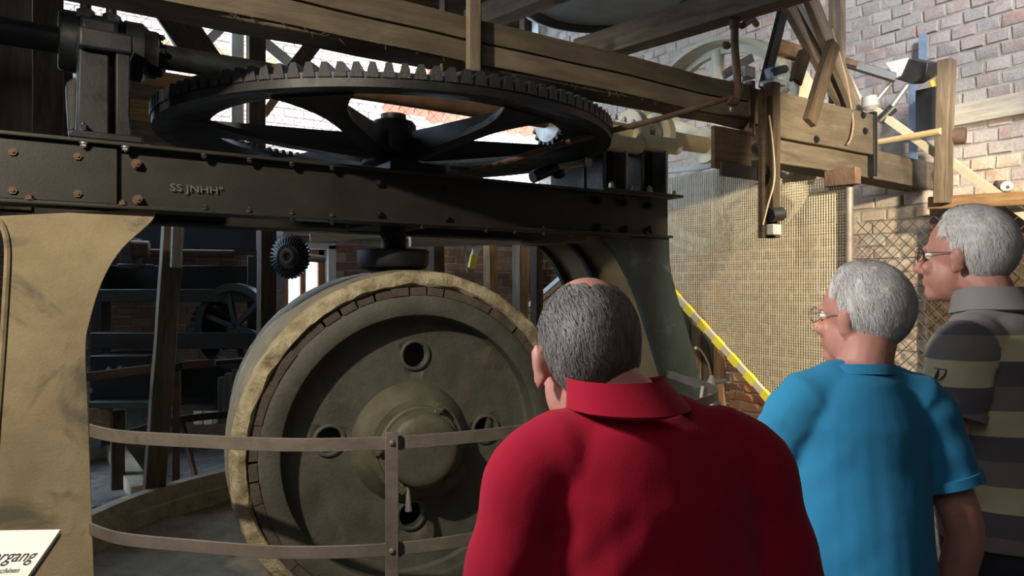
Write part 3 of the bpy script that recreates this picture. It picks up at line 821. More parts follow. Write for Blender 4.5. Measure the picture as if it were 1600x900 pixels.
for k in range(6):
    t = k * math.pi / 3
    bolt((xk + .03, SB + .085 * math.cos(t), SZ + .085 * math.sin(t)), (1, 0, 0), ds, M['iron_black'], .014, .02)
# pinion meshing with the crown gear
pn_ = thing('pinion_gear', 'small worn pinion gear catching light at the far edge of the crown gear', 'gear', (2.85, SB, SZ))
MB().lathe([(2.66, .055), (2.68, .14), (2.88, .185), (2.92, .18), (2.95, .10), (3.02, .10), (3.02, .055)], (0, SB, SZ), (1, 0, 0), 32).build('body', M['steel'], pn_)
for k in range(20):
    t = 2 * math.pi * k / 20; d = Vector((0, math.cos(t), math.sin(t))); s_ = Vector((0, -d.z, d.y))
    mb = MB(); P0 = Vector((2.68, SB, SZ)) + d * .14; P1 = Vector((2.90, SB, SZ)) + d * .184
    mb.add([P0 - s_ * .014, P0 + s_ * .014, P0 + s_ * .007 + d * .032, P0 - s_ * .007 + d * .032, P1 - s_ * .02, P1 + s_ * .02, P1 + s_ * .009 + d * .045, P1 - s_ * .009 + d * .045],
           [(0, 1, 2, 3), (7, 6, 5, 4), (0, 4, 5, 1), (1, 5, 6, 2), (2, 6, 7, 3), (3, 7, 4, 0)])
    mb.build('tooth', M['iron_grease'], pn_)

# ---- near bearing pedestal
PBF = 3.27
xa, xb = PB(112, 200, PBF).x, PB(212, 200, PBF).x
pd = thing('bearing_pedestal', 'heavy black bearing pedestal bolted on the near girder end carrying the shaft', 'bearing', ((xa + xb) / 2, SB, GZ1))
MB().span((xa - .01, 3.20, GZ1), (xb + .02, 3.96, GZ1 + .03)).build('base_plate', M['iron_black'], pd, .006)
zt = SZ - .13
def px_b(px, b): return PB(px, 150, b).x
mb = MB().prism([(px_b(119, 3.27), 3.27, GZ1 + .03), (px_b(171, 3.27), 3.27, GZ1 + .03), (px_b(171, 3.3), 3.3, zt + .10), (px_b(124, 3.3), 3.3, zt + .10)], (0, .6, 0))
mb.build('column', M['iron_black'], pd, .008)
mb = MB().span((px_b(170, 3.36), 3.36, GZ1 + .03), (px_b(186, 3.36), 3.8, zt + .08)); mb.build('core', M['iron_black'], pd)
mb = MB().prism([(px_b(181, 3.27), 3.27, GZ1 + .03), (px_b(207, 3.27), 3.27, GZ1 + .03), (px_b(203, 3.27), 3.27, GZ1 + .12), (px_b(204, 3.27), 3.27, zt + .06), (px_b(181, 3.27), 3.27, zt + .06)], (0, .6, 0)); mb.build('leg', M['iron_black'], pd, .006)
MB().span((px_b(122, 3.26), 3.255, zt + .02), (px_b(209, 3.26), 3.8, zt + .105)).build('saddle', M['iron_black'], pd, .012)
# greasy buttress on the side facing the daylight
mb = MB(); pts = [PB(108, 213, 3.55), PB(104, 160, 3.55), PB(103, 128, 3.55), PB(122, 118, 3.55), PB(126, 165, 3.55), PB(113, 213, 3.55)]
mb.prism(pts, (0, .09, 0)); mb.build('grease_drip', M['iron_grease'], pd, .008)
xh0, xh1 = PB(92, 70, SB - .16).x, PB(188, 70, SB - .16).x
MB().lathe([(xh0, .10), (xh0 + .0, .12), (xh0 + .02, .13), (xh1 + .01, .13), (xh1 + .03, .12), (xh1 + .03, .09)], (0, SB, SZ), (1, 0, 0), 24).build('housing', M['iron_black'], pd, .006)
MB().span((px_b(124, SB - .16), SB - .17, SZ - .06), (px_b(186, SB - .16), SB + .17, SZ + .075)).build('cap', M['iron_black'], pd, .02)
for px in (134, 174):
    q = PB(px, 40, SB - .13)
    mb = MB().tube((q.x, SB - .13, SZ + .06), (q.x, SB - .13, SZ + .148), .021, n=12); mb.tube((q.x, SB - .13, SZ + .07), (q.x, SB - .13, SZ + .105), .034, n=6)
    mb.build('stud', M['iron_black'], pd)
mb = MB().lathe([(0, .04), (.02, .045), (.03, .03), (.045, .012)], ((xh0 + xh1) / 2 + .02, SB - .05, SZ + .072), (0, 0, 1), 16); mb.build('oil_cup', M['iron_black'], pd)
bolt((PB(130, 205, 3.24).x, 3.245, GZ1 + .03), (0, 0, 1), pd, M['iron_black'], .018, .022)

# ---- far bearing pedestal on the girder end
pe = thing('bearing_pedestal', 'twin-column bearing pedestal with pale caps on the far girder end', 'bearing', (3.05, SB, GZ1))
PF = 3.27
x0, x1 = PB(932, 290, PF).x, PB(1056, 300, PF).x
MB().span((x0, 3.2, GZ1), (x1, 3.95, GZ1 + .018)).build('base_plate', M['iron_girder'], pe, .003)
for (pl, pr) in ((942, 982), (1002, 1044)):
    ca, cb = PB(pl, 270, PF).x, PB(pr, 270, PF).x; zc = PB(pl, 224, PF).z
    MB().span((ca, PF, GZ1 + .018), (ca + .03, 3.8, zc)).build('side_plate', M['iron_grease'], pe, .003)
    MB().span((cb - .022, PF, GZ1 + .018), (cb, 3.8, zc)).build('side_plate', M['steel'], pe, .003)
    MB().span((ca, PF + .12, GZ1 + .018), (cb, 3.75, zc)).build('core', M['iron_black'], pe)
    MB().tube((ca + .02, PF + .03, zc + .02), (cb + .12, PF + .03, zc + .02), .052, n=20).build('cap', M['cream'], pe, .004)
    bolt((ca + .05, PF - .02, GZ1 + .018), (0, 0, 1), pe, M['steel_bright'], .02, .028)
    bolt((cb + .03, PF - .02, GZ1 + .018), (0, 0, 1), pe, M['steel'], .016, .02)
xm = PB(1000, 230, PF).x
MB().span((xm - .05, PF + .02, 2.545), (xm + .06, PF + .14, 2.60)).build('bridge', M['iron_black'], pe, .004)
for k, (px, r_) in enumerate(((985, .16), (1010, .12), (1024, .17))):
    xx = PB(px, 195, SB).x
    MB().lathe([(xx - .03, .06), (xx - .03, r_), (xx + .03, r_), (xx + .03, .06)], (0, SB, SZ), (1, 0, 0), 28).build('bearing_ring', M['cream'] if k != 1 else M['steel'], pe, .004)
for k in range(5):
    q = PB(960 + k * 14, 186 + k * 4, SB - .12)
    bolt(q, (0, -.4, 1), pe, M['steel_bright'], .02, .02)

# ---- linkage lever on the girder
lv = thing('brake_lever', 'blue-lit steel link with dark round grip lying on the girder top', 'lever', PB(880, 285, 3.3))
p0, p1, p2 = PB(832, 277, 3.3), PB(868, 262, 3.3), PB(912, 254, 3.3)
MB().tube(p0, p1, .036, .034, 16).build('grip', M['iron_grease'], lv)
MB().bar(p1 - (p2 - p1) * .1, p2, .05, .05, (0, 0, 1)).build('link', M['steel'], lv, .008)
MB().tube(p2 + Vector((0, -.045, 0)), p2 + Vector((0, .05, 0)), .03, n=14).build('pin', M['steel_bright'], lv)
MB().tube(p2 + Vector((.01, 0, -.0)), Vector((p2.x + .01, p2.y, GZ1)), .011, n=8).build('stay', M['iron_black'], lv)
MB().ball(p1 + Vector((.02, 0, -.035)), (.045, .04, .03)).build('counterweight', M['iron_grease'], lv)

# ================================================================ timber structure overhead
BF = 2.6                                       # face of the great beam
tb = thing('timber_beam', 'massive cracked hewn beam crossing overhead in front of the gear', 'beam', (2.2, BF + .085, 2.64))
bx0 = PB(60, -20, BF).x; bx1 = PB(1366, 200, BF).x
zc_ = 2.745
timber('upper_beam', (bx0, BF + .085, zc_), (bx1, BF + .085, zc_), .17, .205, M['beam'], tb, rough=.007, bevel=.01)
# dark drying cracks cut as thin sunk strips of shadow gap: real slots between two slightly proud faces
def shake_strip(u0, u1, zz, th, nm='face_slab'):
    """a hewn slab standing proud of the beam face, its edges leave the long cracks"""
    n = 26; up, lo = [], []
    for i in range(n + 1):
        x = u0 + (u1 - u0) * i / n
        up.append((x, zz[1] + noise.noise(Vector((x * 2.2, 3, zz[1]))) * .010))
        lo.append((x, zz[0] + noise.noise(Vector((x * 2.2, 3, zz[0]))) * .010 + .004))
    mb = MB(); vs = []
    for (x, z1), (_, z0) in zip(up, lo):
        d = noise.noise(Vector((x * 5, 1, zz[0] * 5))) * .003
        vs += [(x, BF - th + d, z0), (x, BF - th + d, z1), (x, BF + .01, z1), (x, BF + .01, z0)]
    fs = [(i * 4 + j, i * 4 + 4 + j, i * 4 + 4 + (j + 1) % 4, i * 4 + (j + 1) % 4) for i in range(n) for j in range(4)] + [(0, 1, 2, 3), (n * 4 + 3, n * 4 + 2, n * 4 + 1, n * 4)]
    mb.add(vs, fs)
    o = mb.build(nm, M['beam'], tb)
    return o
xm1 = PB(738, 50, BF).x; xm2 = PB(1168, 150, BF).x
for (a, b) in ((bx0, xm1), (xm1 + .03, xm2)):
    shake_strip(a, b, (2.745, 2.842), .014); shake_strip(a, b, (2.648, 2.739), .012)
lbx0, lbx1 = PB(1186, 250, BF).x, PB(1474, 260, BF).x
timber('lower_beam', (lbx0, BF + .085, 2.535), (lbx1, BF + .085, 2.51), .18, .2, M['beam'], tb, rough=.006)
timber('end_block', (PB(1190, 200, BF).x, BF - .02, zc_ - .04), (PB(1362, 210, BF).x, BF - .02, zc_ - .04), .05, .27, M['beam'], tb, rough=.004)
xq = PB(1354, 220, BF).x
MB().span((xq, BF - .055, 2.43), (xq + .035, BF + .2, 2.86)).build('end_strap', M['iron_black'], tb, .003)
for px, py in ((1348, 180), (1351, 205), (1275, 218)):
    q = PB(px, py, BF - .045); bolt((q.x, BF - .045, q.z), (0, -1, 0), tb, M['iron_black'], .018, .012)
MB().span((xm2, BF - .03, 2.56), (xm2 + .03, BF + .02, 2.87)).build('strap', M['rust'], tb)
# splinters and straw along the lower edge
mb = MB()
for i in range(90):
    x = rnd.uniform(xm1 - 1.0, xm2); p = Vector((x, BF - rnd.uniform(.0, .016), 2.645 + rnd.uniform(-.004, .012)))
    mb.tube(p, p + Vector((rnd.uniform(-.03, .03), rnd.uniform(-.012, .005), rnd.uniform(-.03, .005))), .0018, .0004, 4, False)
mb.build('splinters', M['beam'], tb, kind='stuff')

# hanger board crossing the beam
q0, q1 = PB(741, -60, BF - .05), PB(741, 112, BF - .05)
hb_ = timber('hanger_board', (q1.x, BF - .045, q1.z), (q1.x, BF - .045, q1.z + .62), .028, .063, M['beam'], up=(1, 0, 0), label='vertical board nailed across the beam face with a rough bracket foot', cat='board')
ft = thing('beam_bracket', 'crumbling rusty bracket and wing nut under the beam beside the hanger board', 'bracket', PB(700, 120, BF))
MB().bar(PB(738, 112, BF - .03), PB(690, 124, BF + .02), .05, .015).build('tongue', M['rust'], ft, .003)
MB().ball(PB(688, 124, BF), (.03, .025, .012), 10, 6).build('nut', M['rust'], ft)
MB().tube(PB(690, 123, BF), PB(690, 100, BF), .008, n=8).build('bolt_shank', M['rust'], ft)

# timbers and drum above
def yt(name, a, Ya, b, Yb, wd, ht, matn, label, cat='timber', up=(0, 0, 1), **k):
    return timber(name, PY(*a, Ya), PY(*b, Yb), wd, ht, M[matn], label=label, cat=cat, up=up, **k)
yt('joist', (905, 84), 4.45, (1300, -40), 3.5, .13, .155, 'timber', 'weathered diagonal joist rising to the right above the great beam')
yt('joist', (735, 36), 4.3, (905, -32), 3.8, .12, .13, 'timber', 'shorter joist end resting on the beam just right of the hanger board')
dc = PY(948, -35, 4.6)
dr = thing('drum', 'underside of a large grey round drum above the beam between two joists', 'drum', dc)
MB().lathe([(-.135, .50), (-.16, .56), (-.15, .60), (.03, .60), (.03, .54), (-.1, .52)], dc, (0, 0, 1), 72, closed=True).build('rim', M['iron_black'], dr)
MB().lathe([(-.12, .002), (-.125, .25), (-.13, .51), (-.11, .51), (-.10, .002)], dc, (0, 0, 1), 72, closed=True).build('bottom', M['hopper'], dr)
for k in range(3):
    t = k * 2.1 + .4
    MB().tube(dc + Vector((math.cos(t) * .57, math.sin(t) * .57, .0)), dc + Vector((math.cos(t) * .57, math.sin(t) * .57, 1.6)), .03, n=10).build('hanger_rod', M['iron_black'], dr)

# bent pipe with long feeder rod
pa = [PB(1148, 40, 2.5), PB(1148, 70, 2.5), PB(1151, 110, 2.5), PB(1153, 145, 2.5), PB(1148, 160, 2.48), PB(1138, 156, 2.48)]
pi_ = thing('feed_pipe', 'rusty bent pipe hanging before the beam with a long thin rod running down left', 'pipe', pa[2])
MB().path(smooth_pts(pa, 5), [.021] * 31, 10)
mb = MB().path(smooth_pts(pa, 5), .021, 10); mb.tube(pa[0] - Vector((0, 0, .012)), pa[0] + Vector((0, 0, .03)), .028, n=12); mb.build('down_pipe', M['rust'], pi_)
MB().ball(PB(1135, 71, 2.49), (.03, .022, .02)).build('valve_knob', M['rust'], pi_)
MB().path([PB(1143, 152, 2.48), PB(1030, 186, 2.62), PB(900, 218, 2.86), PB(722, 275, B0 - .02)], [.014, .015, .016, .016], 8).build('long_rod', M['rust'], pi_)
MB().path(smooth_pts([PB(1160, 120, 2.5), PB(1159, 140, 2.5), PB(1150, 158, 2.5), PB(1142, 166, 2.5)], 4), .005, 6).build('wire_loop', M['steel_bright'], pi_)
MB().ball(PB(1142, 170, 2.5), (.010, .008, .017)).build('drip', M['steel_bright'], pi_)
MB().path([PB(1160, 40, 2.6), PB(1176, 30, 2.7), PB(1182, 38, 2.8)], .02, 8).build('pipe_branch', M['rust'], pi_)

# wooden hanger with socket below the beam
hg = thing('wooden_hanger', 'vertical wooden hanger with cable and grey socket box below the beam end', 'post', PB(1203, 370, 2.52))
timber('post', PB(1206, 372, 2.54), PB(1206, 130, 2.54), .07, .065, M['timber_dark'], hg, up=(1, 0, 0))
MB().bar(PB(1190, 372, 2.50), PB(1190, 140, 2.50), .03, .028, (1, 0, 0)).build('side_batten', M['timber_dark'], hg, .003)
MB().tube(PB(1203, 336, 2.49), PB(1221, 334, 2.47), .04, n=18).build('lamp_socket', M['plastic_black'], hg)
bxp = PB(1209, 359, 2.48)
MB().box(bxp, (.075, .05, .06)).build('socket_box', M['plastic_grey'], hg, .004)
MB().path(smooth_pts([PB(1202, 180, 2.49), PB(1208, 230, 2.49), PB(1210, 280, 2.49), PB(1200, 320, 2.49), PB(1192, 352, 2.48)], 5), .005, 6).build('cable', M['cable'], hg)
pl1 = MB().span((PB(1114, 195, 2.56).x, 2.55, PB(1114, 262, 2.56).z), (PB(1172, 195, 2.56).x, 2.575, PB(1114, 196, 2.56).z)).build('plate', M['timber_dark'], None, .003)
solo(pl1, 'dark brown wooden plate fixed under the beam left of the hanger', 'plate')
pl2 = MB().span((PB(1125, 265, 2.53).x, 2.52, PB(1125, 275, 2.53).z), (PB(1184, 265, 2.53).x, 2.535, PB(1125, 253, 2.53).z)).build('plate', M['plastic_black'], None, .002)
solo(pl2, 'small black metal plate below the brown wooden plate', 'plate')

# crossing planks at the right above the beam
P = lambda x, y, b=2.9: PB(x, y, b)
tp = lambda nm, a, b, wpx, tk, mt, lab, bb=2.9, cat='plank': timber(nm, P(*a, bb), P(*b, bb), tk, wpx / F_ * proj(P(*a, bb))[2] * 1.1, M[mt], label=lab, cat=cat, up=(0, -1, 0) if False else (0, 0, 1))
tp('plank', (1222, -8), (1322, 172), 22, .05, 'timber', 'left plank of the pair leaning down to the right over the beam end')
tp('plank', (1247, -12), (1345, 172), 22, .05, 'timber_pale', 'right plank of the leaning pair with a pale cut face over the beam end', 2.93)
tp('plank', (1262, -10), (1335, 165), 24, .05, 'timber', 'greenish brown strut just in front of the leaning pair', 2.8)
tp('post', (1308, 160), (1308, -40), 20, .06, 'timber', 'upright post where the leaning planks cross above the beam', 2.95, 'post')
tp('strut', (1264, 192), (1302, 68), 22, .05, 'timber_dark', 'dark strut nailed to the beam face leaning up to the right', 2.54, 'strut')
tp('strut', (1243, 130), (1258, 82), 18, .05, 'timber_dark', 'short dark strut behind the drive wheel rim above the beam', 2.85, 'strut')
tp('lever_arm', (1193, 140), (1223, 18), 18, .03, 'iron_black', 'black flat lever arm with holes standing on the beam', 2.7, 'lever')
tp('plank', (1215, 72), (1255, 86), 20, .05, 'timber_warm', 'short ochre board between the black lever arm and the planks', 2.95)
cb = MB().path(smooth_pts([PB(1300, 45, 2.7), PB(1320, 115, 2.66), PB(1327, 150, 2.6), PB(1333, 190, 2.54), PB(1330, 215, 2.53), PB(1324, 226, 2.53)], 6), .006, 6).build('cable', M['cable'])
solo(cb, 'thin beige cable hanging down over the beam end', 'cable')
mtb = thing('switch_box', 'black and grey clamp block with round knob on top of the beam', 'clamp', PB(1210, 130, 2.6))
MB().box(PB(1208, 131, 2.64), (.12, .1, .03)).build('foot', M['steel_bright'], mtb, .003)
MB().box(PB(1205, 116, 2.66), (.05, .06, .07)).build('block', M['blue_strip'], mtb, .004)
MB().tube(PB(1210, 112, 2.62), PB(1226, 108, 2.62), .026, n=14).build('knob', M['plastic_black'], mtb)
MB().box(PB(1160, 116, 2.72), (.09, .12, .07)).build('box', M['steel'], mtb, .006)
MB().bar(PB(1130, 118, 2.75), PB(1175, 90, 2.75), .02, .05).build('bracket', M['steel'], mtb, .003)

# ================================================================ cream drive wheel
WA = 4.30
wh = thing('flat_belt_pulley', 'big cream flat-belt drive wheel behind the wire mesh guard', 'wheel', (WA, SB, SZ - .81))
MB().lathe([(-.13, .80), (-.132, .77), (-.02, .755), (-.02, .70), (.02, .70), (.02, .755), (.132, .77), (.13, .80), (0, .807)], (WA, SB, SZ), (1, 0, 0), 96, closed=True).build('rim', M['cream'], wh)
MB().lathe([(-.15, .06), (-.15, .13), (-.05, .15), (.05, .15), (.15, .13), (.15, .06)], (WA, SB, SZ), (1, 0, 0), 36).build('hub', M['cream'], wh)
for k in range(6):
    t = R(90 + 60 * k); d = Vector((0, math.cos(t), math.sin(t))); s_ = Vector((0, -d.z, d.y)); O = Vector((WA, SB, SZ)); mb = MB(); vs = []
    for r, h in ((.12, .075), (.25, .06), (.5, .05), (.74, .062)):
        for q in range(10):
            u = 2 * math.pi * q / 10; vs.append(O + d * r + s_ * h * math.cos(u) + Vector((.03 * math.sin(u), 0, 0)))
    mb.add(vs, [(i * 10 + j, i * 10 + 10 + j, i * 10 + 10 + (j + 1) % 10, i * 10 + (j + 1) % 10) for i in range(3) for j in range(10)])
    mb.build('spoke', M['cream'], wh)

# ================================================================ wire mesh guard
MA = 4.0
mg = thing('mesh_guard', 'woven wire mesh guard in front of the cream drive wheel', 'guard', (MA, 3.1, 1.3))
mb0, mb1 = PA(1326, 400, MA).y, PA(1035, 400, MA).y      # right, left ends along the wall direction
zt = lambda b: 2.50 + (b - 2.7) * .02
lo_a, lo_b = PA(1215, 632, MA), PA(1052, 452, MA)
def zlow(b): return lo_a.z + (b - lo_a.y) * (lo_b.z - lo_a.z) / (lo_b.y - lo_a.y)
mb = MB(); pt = .0172; nb = int((mb1 - mb0) / pt)
for i in range(nb + 1):
    b = mb0 + i * pt; z0 = max(zlow(b), .02); z1 = 2.36 if b < 2.82 else 2.52
    if z1 - z0 > .03: mb.bar((MA, b, z0), (MA, b, z1), .0056, .0056, (1, 0, 0))
nz_ = int(2.52 / pt)
for k in range(nz_):
    z = .03 + k * pt
    bl = mb0; bh = mb1
    if zlow(bh) > z: bh = lo_a.y + (z - lo_a.z) * (lo_b.y - lo_a.y) / (lo_b.z - lo_a.z)
    bl = max(bl, mb0 if z < 2.36 else 2.82)
    if bh - bl > .03: mb.bar((MA + .004, bl, z), (MA + .004, bh, z), .0056, .0056, (0, 0, 1))
mb.build('wire_mesh', M['wire'], mg, kind='stuff', smooth=False)
MB().bar((MA - .01, mb0 + .5, 2.535), (MA - .01, mb1, 2.575), .025, .035).build('top_bar', M['white_paint'], mg, .003)
MB().tube(PA(1327, 283, MA - .02), (MA - .02, PA(1327, 283, MA - .02).y, 0), .022, n=14).build('post', M['steel_band'], mg)
MB().box(PA(1316, 280, MA - .04) + Vector((0, 0, .01)), (.06, .2, .1)).build('post_head', M['rust'], mg, .006)
ed = (lo_b - lo_a); up_ = Vector((0, -ed.z, ed.y)).normalized()
e0, e1 = lo_a - ed * .45, lo_b + ed * .02
MB().bar(e0 + up_ * .0 + Vector((-.03, 0, 0)), e1 + Vector((-.03, 0, 0)), .03, .05).build('edge_rail', M['yellow_pale'], mg, .004)
for k in range(9):
    t = .12 + k * .1; s0 = e0 + (e1 - e0) * t
    MB().bar(s0 + Vector((-.031, 0, -.001)), s0 + (e1 - e0) * .052 + Vector((-.031, 0, -.001)), .033, .053).build('warning_stripe', M['yellow'], mg)
MB().box(PA(1123, 458, MA + .05), (.012, .08, .13)).build('red_card', mat('faded_red_card', [(.3, (.55, .16, .09)), (.7, (.68, .25, .15))], 6, .7, 0, .1), mg)
# mesh seen through the gap left of the far stand
m2 = thing('mesh_guard', 'pale perforated guard with white top rail glimpsed behind the far stand', 'guard', PA(860, 470, 4.9))
a_, b_ = PA(815, 488, 4.9), PA(915, 400, 4.9)
MB().bar(a_, b_, .04, .055).build('top_rail', M['white_paint'], m2, .004)
MB().bar(a_ - Vector((0, 0, .07)), b_ - Vector((0, 0, .07)), .035, .05).build('under_rail', M['timber_warm'], m2, .004)
mb = MB()
for i in range(38):
    t = i / 37; p = a_ + (b_ - a_) * t; mb.bar((p.x, p.y, .8), (p.x, p.y, p.z - .08), .014, .008, (1, 0, 0))
for k in range(44):
    z = .8 + k * .034
    t0 = max(0, (z + .08 - a_.z) / (b_.z - a_.z))
    if t0 > .97: continue
    p, q = a_ + (b_ - a_) * t0, b_
    mb.bar((p.x + .004, p.y, z), (q.x + .004, q.y, z), .016, .008, (0, 0, 1))
mb.build('wire_mesh', M['cream_tan'], m2, kind='stuff', smooth=False)
for t in (.03, .97):
    p = a_ + (b_ - a_) * t; MB().span((p.x - .02, p.y - .02, 0), (p.x + .02, p.y + .02, p.z)).build('post', M['steel'], m2)

# plank partition and brick pier below the mesh
pk = thing('plank_partition', 'brown board partition between the green stand and the orange brick pier', 'partition', PA(1100, 640, MA + .02))
bounds = [1062, 1081, 1098, 1116, 1134]
for i in range(4):
    u0, u1 = PA(bounds[i + 1] - .6, 560, MA + .03).y, PA(bounds[i], 560, MA + .03).y
    um = (u0 + u1) / 2; zt_ = zlow(um) - .03
    timber('plank', (MA + .03 + rnd.uniform(-.004, .004), um, 0), (MA + .03, um, zt_), u1 - u0 - .006, .025, M['timber_warm'] if i % 2 else M['timber'], pk, up=(1, 0, 0), bevel=.003, rough=.002)
pr = thing('brick_pier', 'low orange brick pier with rough joints beside the board partition', 'pier', (MA + .1, PA(1170, 640, MA).y, 0))
y0_, y1_ = PA(1225, 600, MA).y - .35, PA(1133, 600, MA).y
zlim = lambda b: zlow(b) - .06
mb = MB(); n = 10
top = [(y0_ + (y1_ - y0_) * i / n) for i in range(n + 1)]
poly = [(MA + .05, y0_, 0), (MA + .05, y1_, 0)] + [(MA + .05, y, max(.05, zlim(y) - .01)) for y in reversed(top)]
mb.prism(poly, (.2, 0, 0)); mb.build('core', M['mortar'], pr)
lay_bricks(pr, 'a', MA + .04, y0_, y1_, 0.02, 1.5, .13, .055, .012, lambda p: 'brick_red', lambda q: q[2] if 1120 < q[0] < 1260 and 540 < q[1] < 760 else None,
           skip=lambda lo, hi, z: z + .03 > zlim((lo + hi) / 2), limit=200, seed=11)

# pale yellowish pier standing before the right wall
LP0, LP1, LPZ, LPA = PA(1452, 300, 5.45).y, PA(1331, 300, 5.45).y, 2.5, 5.45
lp = thing('brick_pier', 'tall pale yellowish brick pier behind the netting', 'pier', (LPA + .15, (LP0 + LP1) / 2, 0))
MB().span((LPA + .012, LP0 + .01, 0), (AW, LP1, LPZ)).build('core', M['mortar'], lp)
lay_bricks(lp, 'a', LPA, LP0, LP1, .9, LPZ, .2, .085, .015, lambda p: 'brick_pale', lambda q: q[2] if 1325 < q[0] < 1460 and 270 < q[1] < 530 else None, limit=150, seed=13, jitter=.012)

# chain-link netting in front of the pier and the wall
cn0 = PA(1605, 330, 5.1).y; cn1 = PA(1335, 330, 5.1).y
cn = thing('netting_panel', 'rusty diamond netting under the brown rail before the pale yellowish bricks', 'netting', (5.1, (cn0 + cn1) / 2, .8))
chainlink('netting', (5.1, cn0, .8), (0, 1, 0), (0, 0, 1), cn1 - cn0 - .02, 1.38, .092, .0032, cn)
rl0, rl1 = PA(1452, 318, 5.0), PA(1640, 308, 5.0)
timber('rail', rl0, rl1, .05, .085, M['timber_warm'], label='reddish brown wooden rail on the wall side behind the tallest man', cat='rail')
timber('post', PA(1473, 318, 4.95), PA(1479, 94, 4.95), .085, .09, M['timber'], up=(1, 0, 0), label='rough grey upright post standing before the brick wall at the beam end', cat='post')
dk = MB().span((5.25, PA(1600, 380, 5.3).y - .3, 0), (5.32, PA(1458, 380, 5.3).y, PA(1500, 322, 5.3).z)).build('board_screen', M['timber_dark'], None)
solo(dk, 'dark board screen behind the netting and the tallest man', 'screen')
# conduits, straps, lamp
c1 = MB().bar(PA(1368, 172, 5.05), PA(1470, 245, 5.0), .05, .045).build('conduit', M['yellow_pale'])
solo(c1, 'pale square conduit slanting down right from the beam end to the post', 'conduit')
c2 = MB().bar(PA(1487, 252, 5.2), PA(1615, 345, 5.1), .05, .045).build('conduit', M['yellow_pale'])
solo(c2, 'pale square conduit slanting down right of the grey post', 'conduit')
c3 = MB().tube(PA(1374, 222, 5.0), PA(1470, 205, 4.9), .022, n=12).build('pipe', M['cream_tan'])
solo(c3, 'thin tan pipe running level from the beam end to the grey post', 'pipe')
c4 = MB().box(PA(1427, 175, 5.5), (.02, .06, .75)).build('flat_strap', M['blue_strip'])
solo(c4, 'blue-grey flat iron strap hanging under the work lamp', 'strap')
c5 = MB().box(PA(1442, 80, 5.74), (.02, .055, .26)).build('flat_strap', M['blue_strip'])
tag(solo(c5, 'short grey iron strap with one hole bolted on the brick wall', 'strap'))
fl = thing('work_lamp', 'dark boxy floodlight on a black arm before the brick wall', 'lamp', PA(1410, 115, 5.15))
lpoly = [(1395, 122), (1404, 96), (1418, 92), (1450, 98), (1447, 118), (1425, 132)]
fp = [PA(x, y, 5.12) for x, y in lpoly]
MB().prism(fp, (.16, 0, .03)).build('housing', M['plastic_black'], fl, .006)
MB().prism([PA(x, y, 5.1) for x, y in ((1383, 98), (1418, 90), (1406, 118), (1399, 122))], (.03, 0, 0)).build('reflector', M['white_paint'], fl, .003)
MB().bar(PA(1318, 97, 4.9), PA(1400, 122, 5.12), .05, .06).build('arm', M['plastic_black'], fl, .004)
MB().bar(PA(1302, 92, 4.86), PA(1340, 102, 4.95), .07, .04).build('clamp', M['rust'], fl, .004)
for (a, b, r) in (((1394, 128), (1362, 166), .016), ((1418, 133), (1385, 178), .02)):
    MB().tube(PA(*a, 5.15), PA(*b, 5.05), r, n=10).build('strut', M['steel'], fl)
MB().tube(PA(1396, 168, 5.06), PA(1374, 190, 5.02), .035, n=14).build('strut_collar', M['plastic_black'], fl)
MB().lathe([(0, .05), (.07, .06), (.1, .04)], PA(1358, 150, 5.0), (.2, 0, -1), 18).build('cup', M['plastic_grey'], fl)
oc = MB().path(smooth_pts([PA(1452, 120, 5.5), PA(1462, 112, 5.5), PA(1468, 125, 5.5), PA(1462, 138, 5.5), PA(1456, 128, 5.5)], 4), .028, 8).build('hook', M['ochre'])
solo(oc, 'ochre painted iron hook behind the grey post top', 'hook')
MBx = MB().span((5.35, PA(1466, 180, 5.4).y, PA(1450, 205, 5.4).z), (5.6, PA(1436, 180, 5.4).y, PA(1450, 140, 5.4).z)).build('recess_box', M['plastic_black'])
solo(MBx, 'black box shadowed between the blue strap and the grey post', 'box')
rlr = MB().tube(PA(1480, 214, 5.0), PA(1509, 212, 5.03), .055, n=20).build('roller_end', M['rust'])
solo(rlr, 'dark round roller end sticking out right of the grey post', 'roller')
eb = timber('wall_timber', PA(1487, 182, AW - .01), (AW - .01, -.9, PA(1487, 182, AW - .01).z), .06, .16, M['timber_pale'], label='grey timber bedded level in the brick wall', cat='timber')
ins = thing('insulator', 'white porcelain ring insulator fixed on the brick wall', 'insulator', PA(1576, 292, AW - .08))
MB().lathe([(0, .012), (0, .035), (.03, .04), (.05, .03), (.055, .012)], PA(1575, 292, AW - .03), (-1, 0, 0), 20).build('ring', M['porcelain'], ins)
MB().tube(PA(1575, 292, AW - .0), PA(1575, 292, AW - .09), .011, n=10).build('pin', M['rust'], ins)
MB().lathe([(0, .01), (0, .03), (.04, .034), (.05, .02)], PA(1566, 289, AW - .01), (-.7, .7, 0), 16).build('rusty_cup', M['rust'], ins)

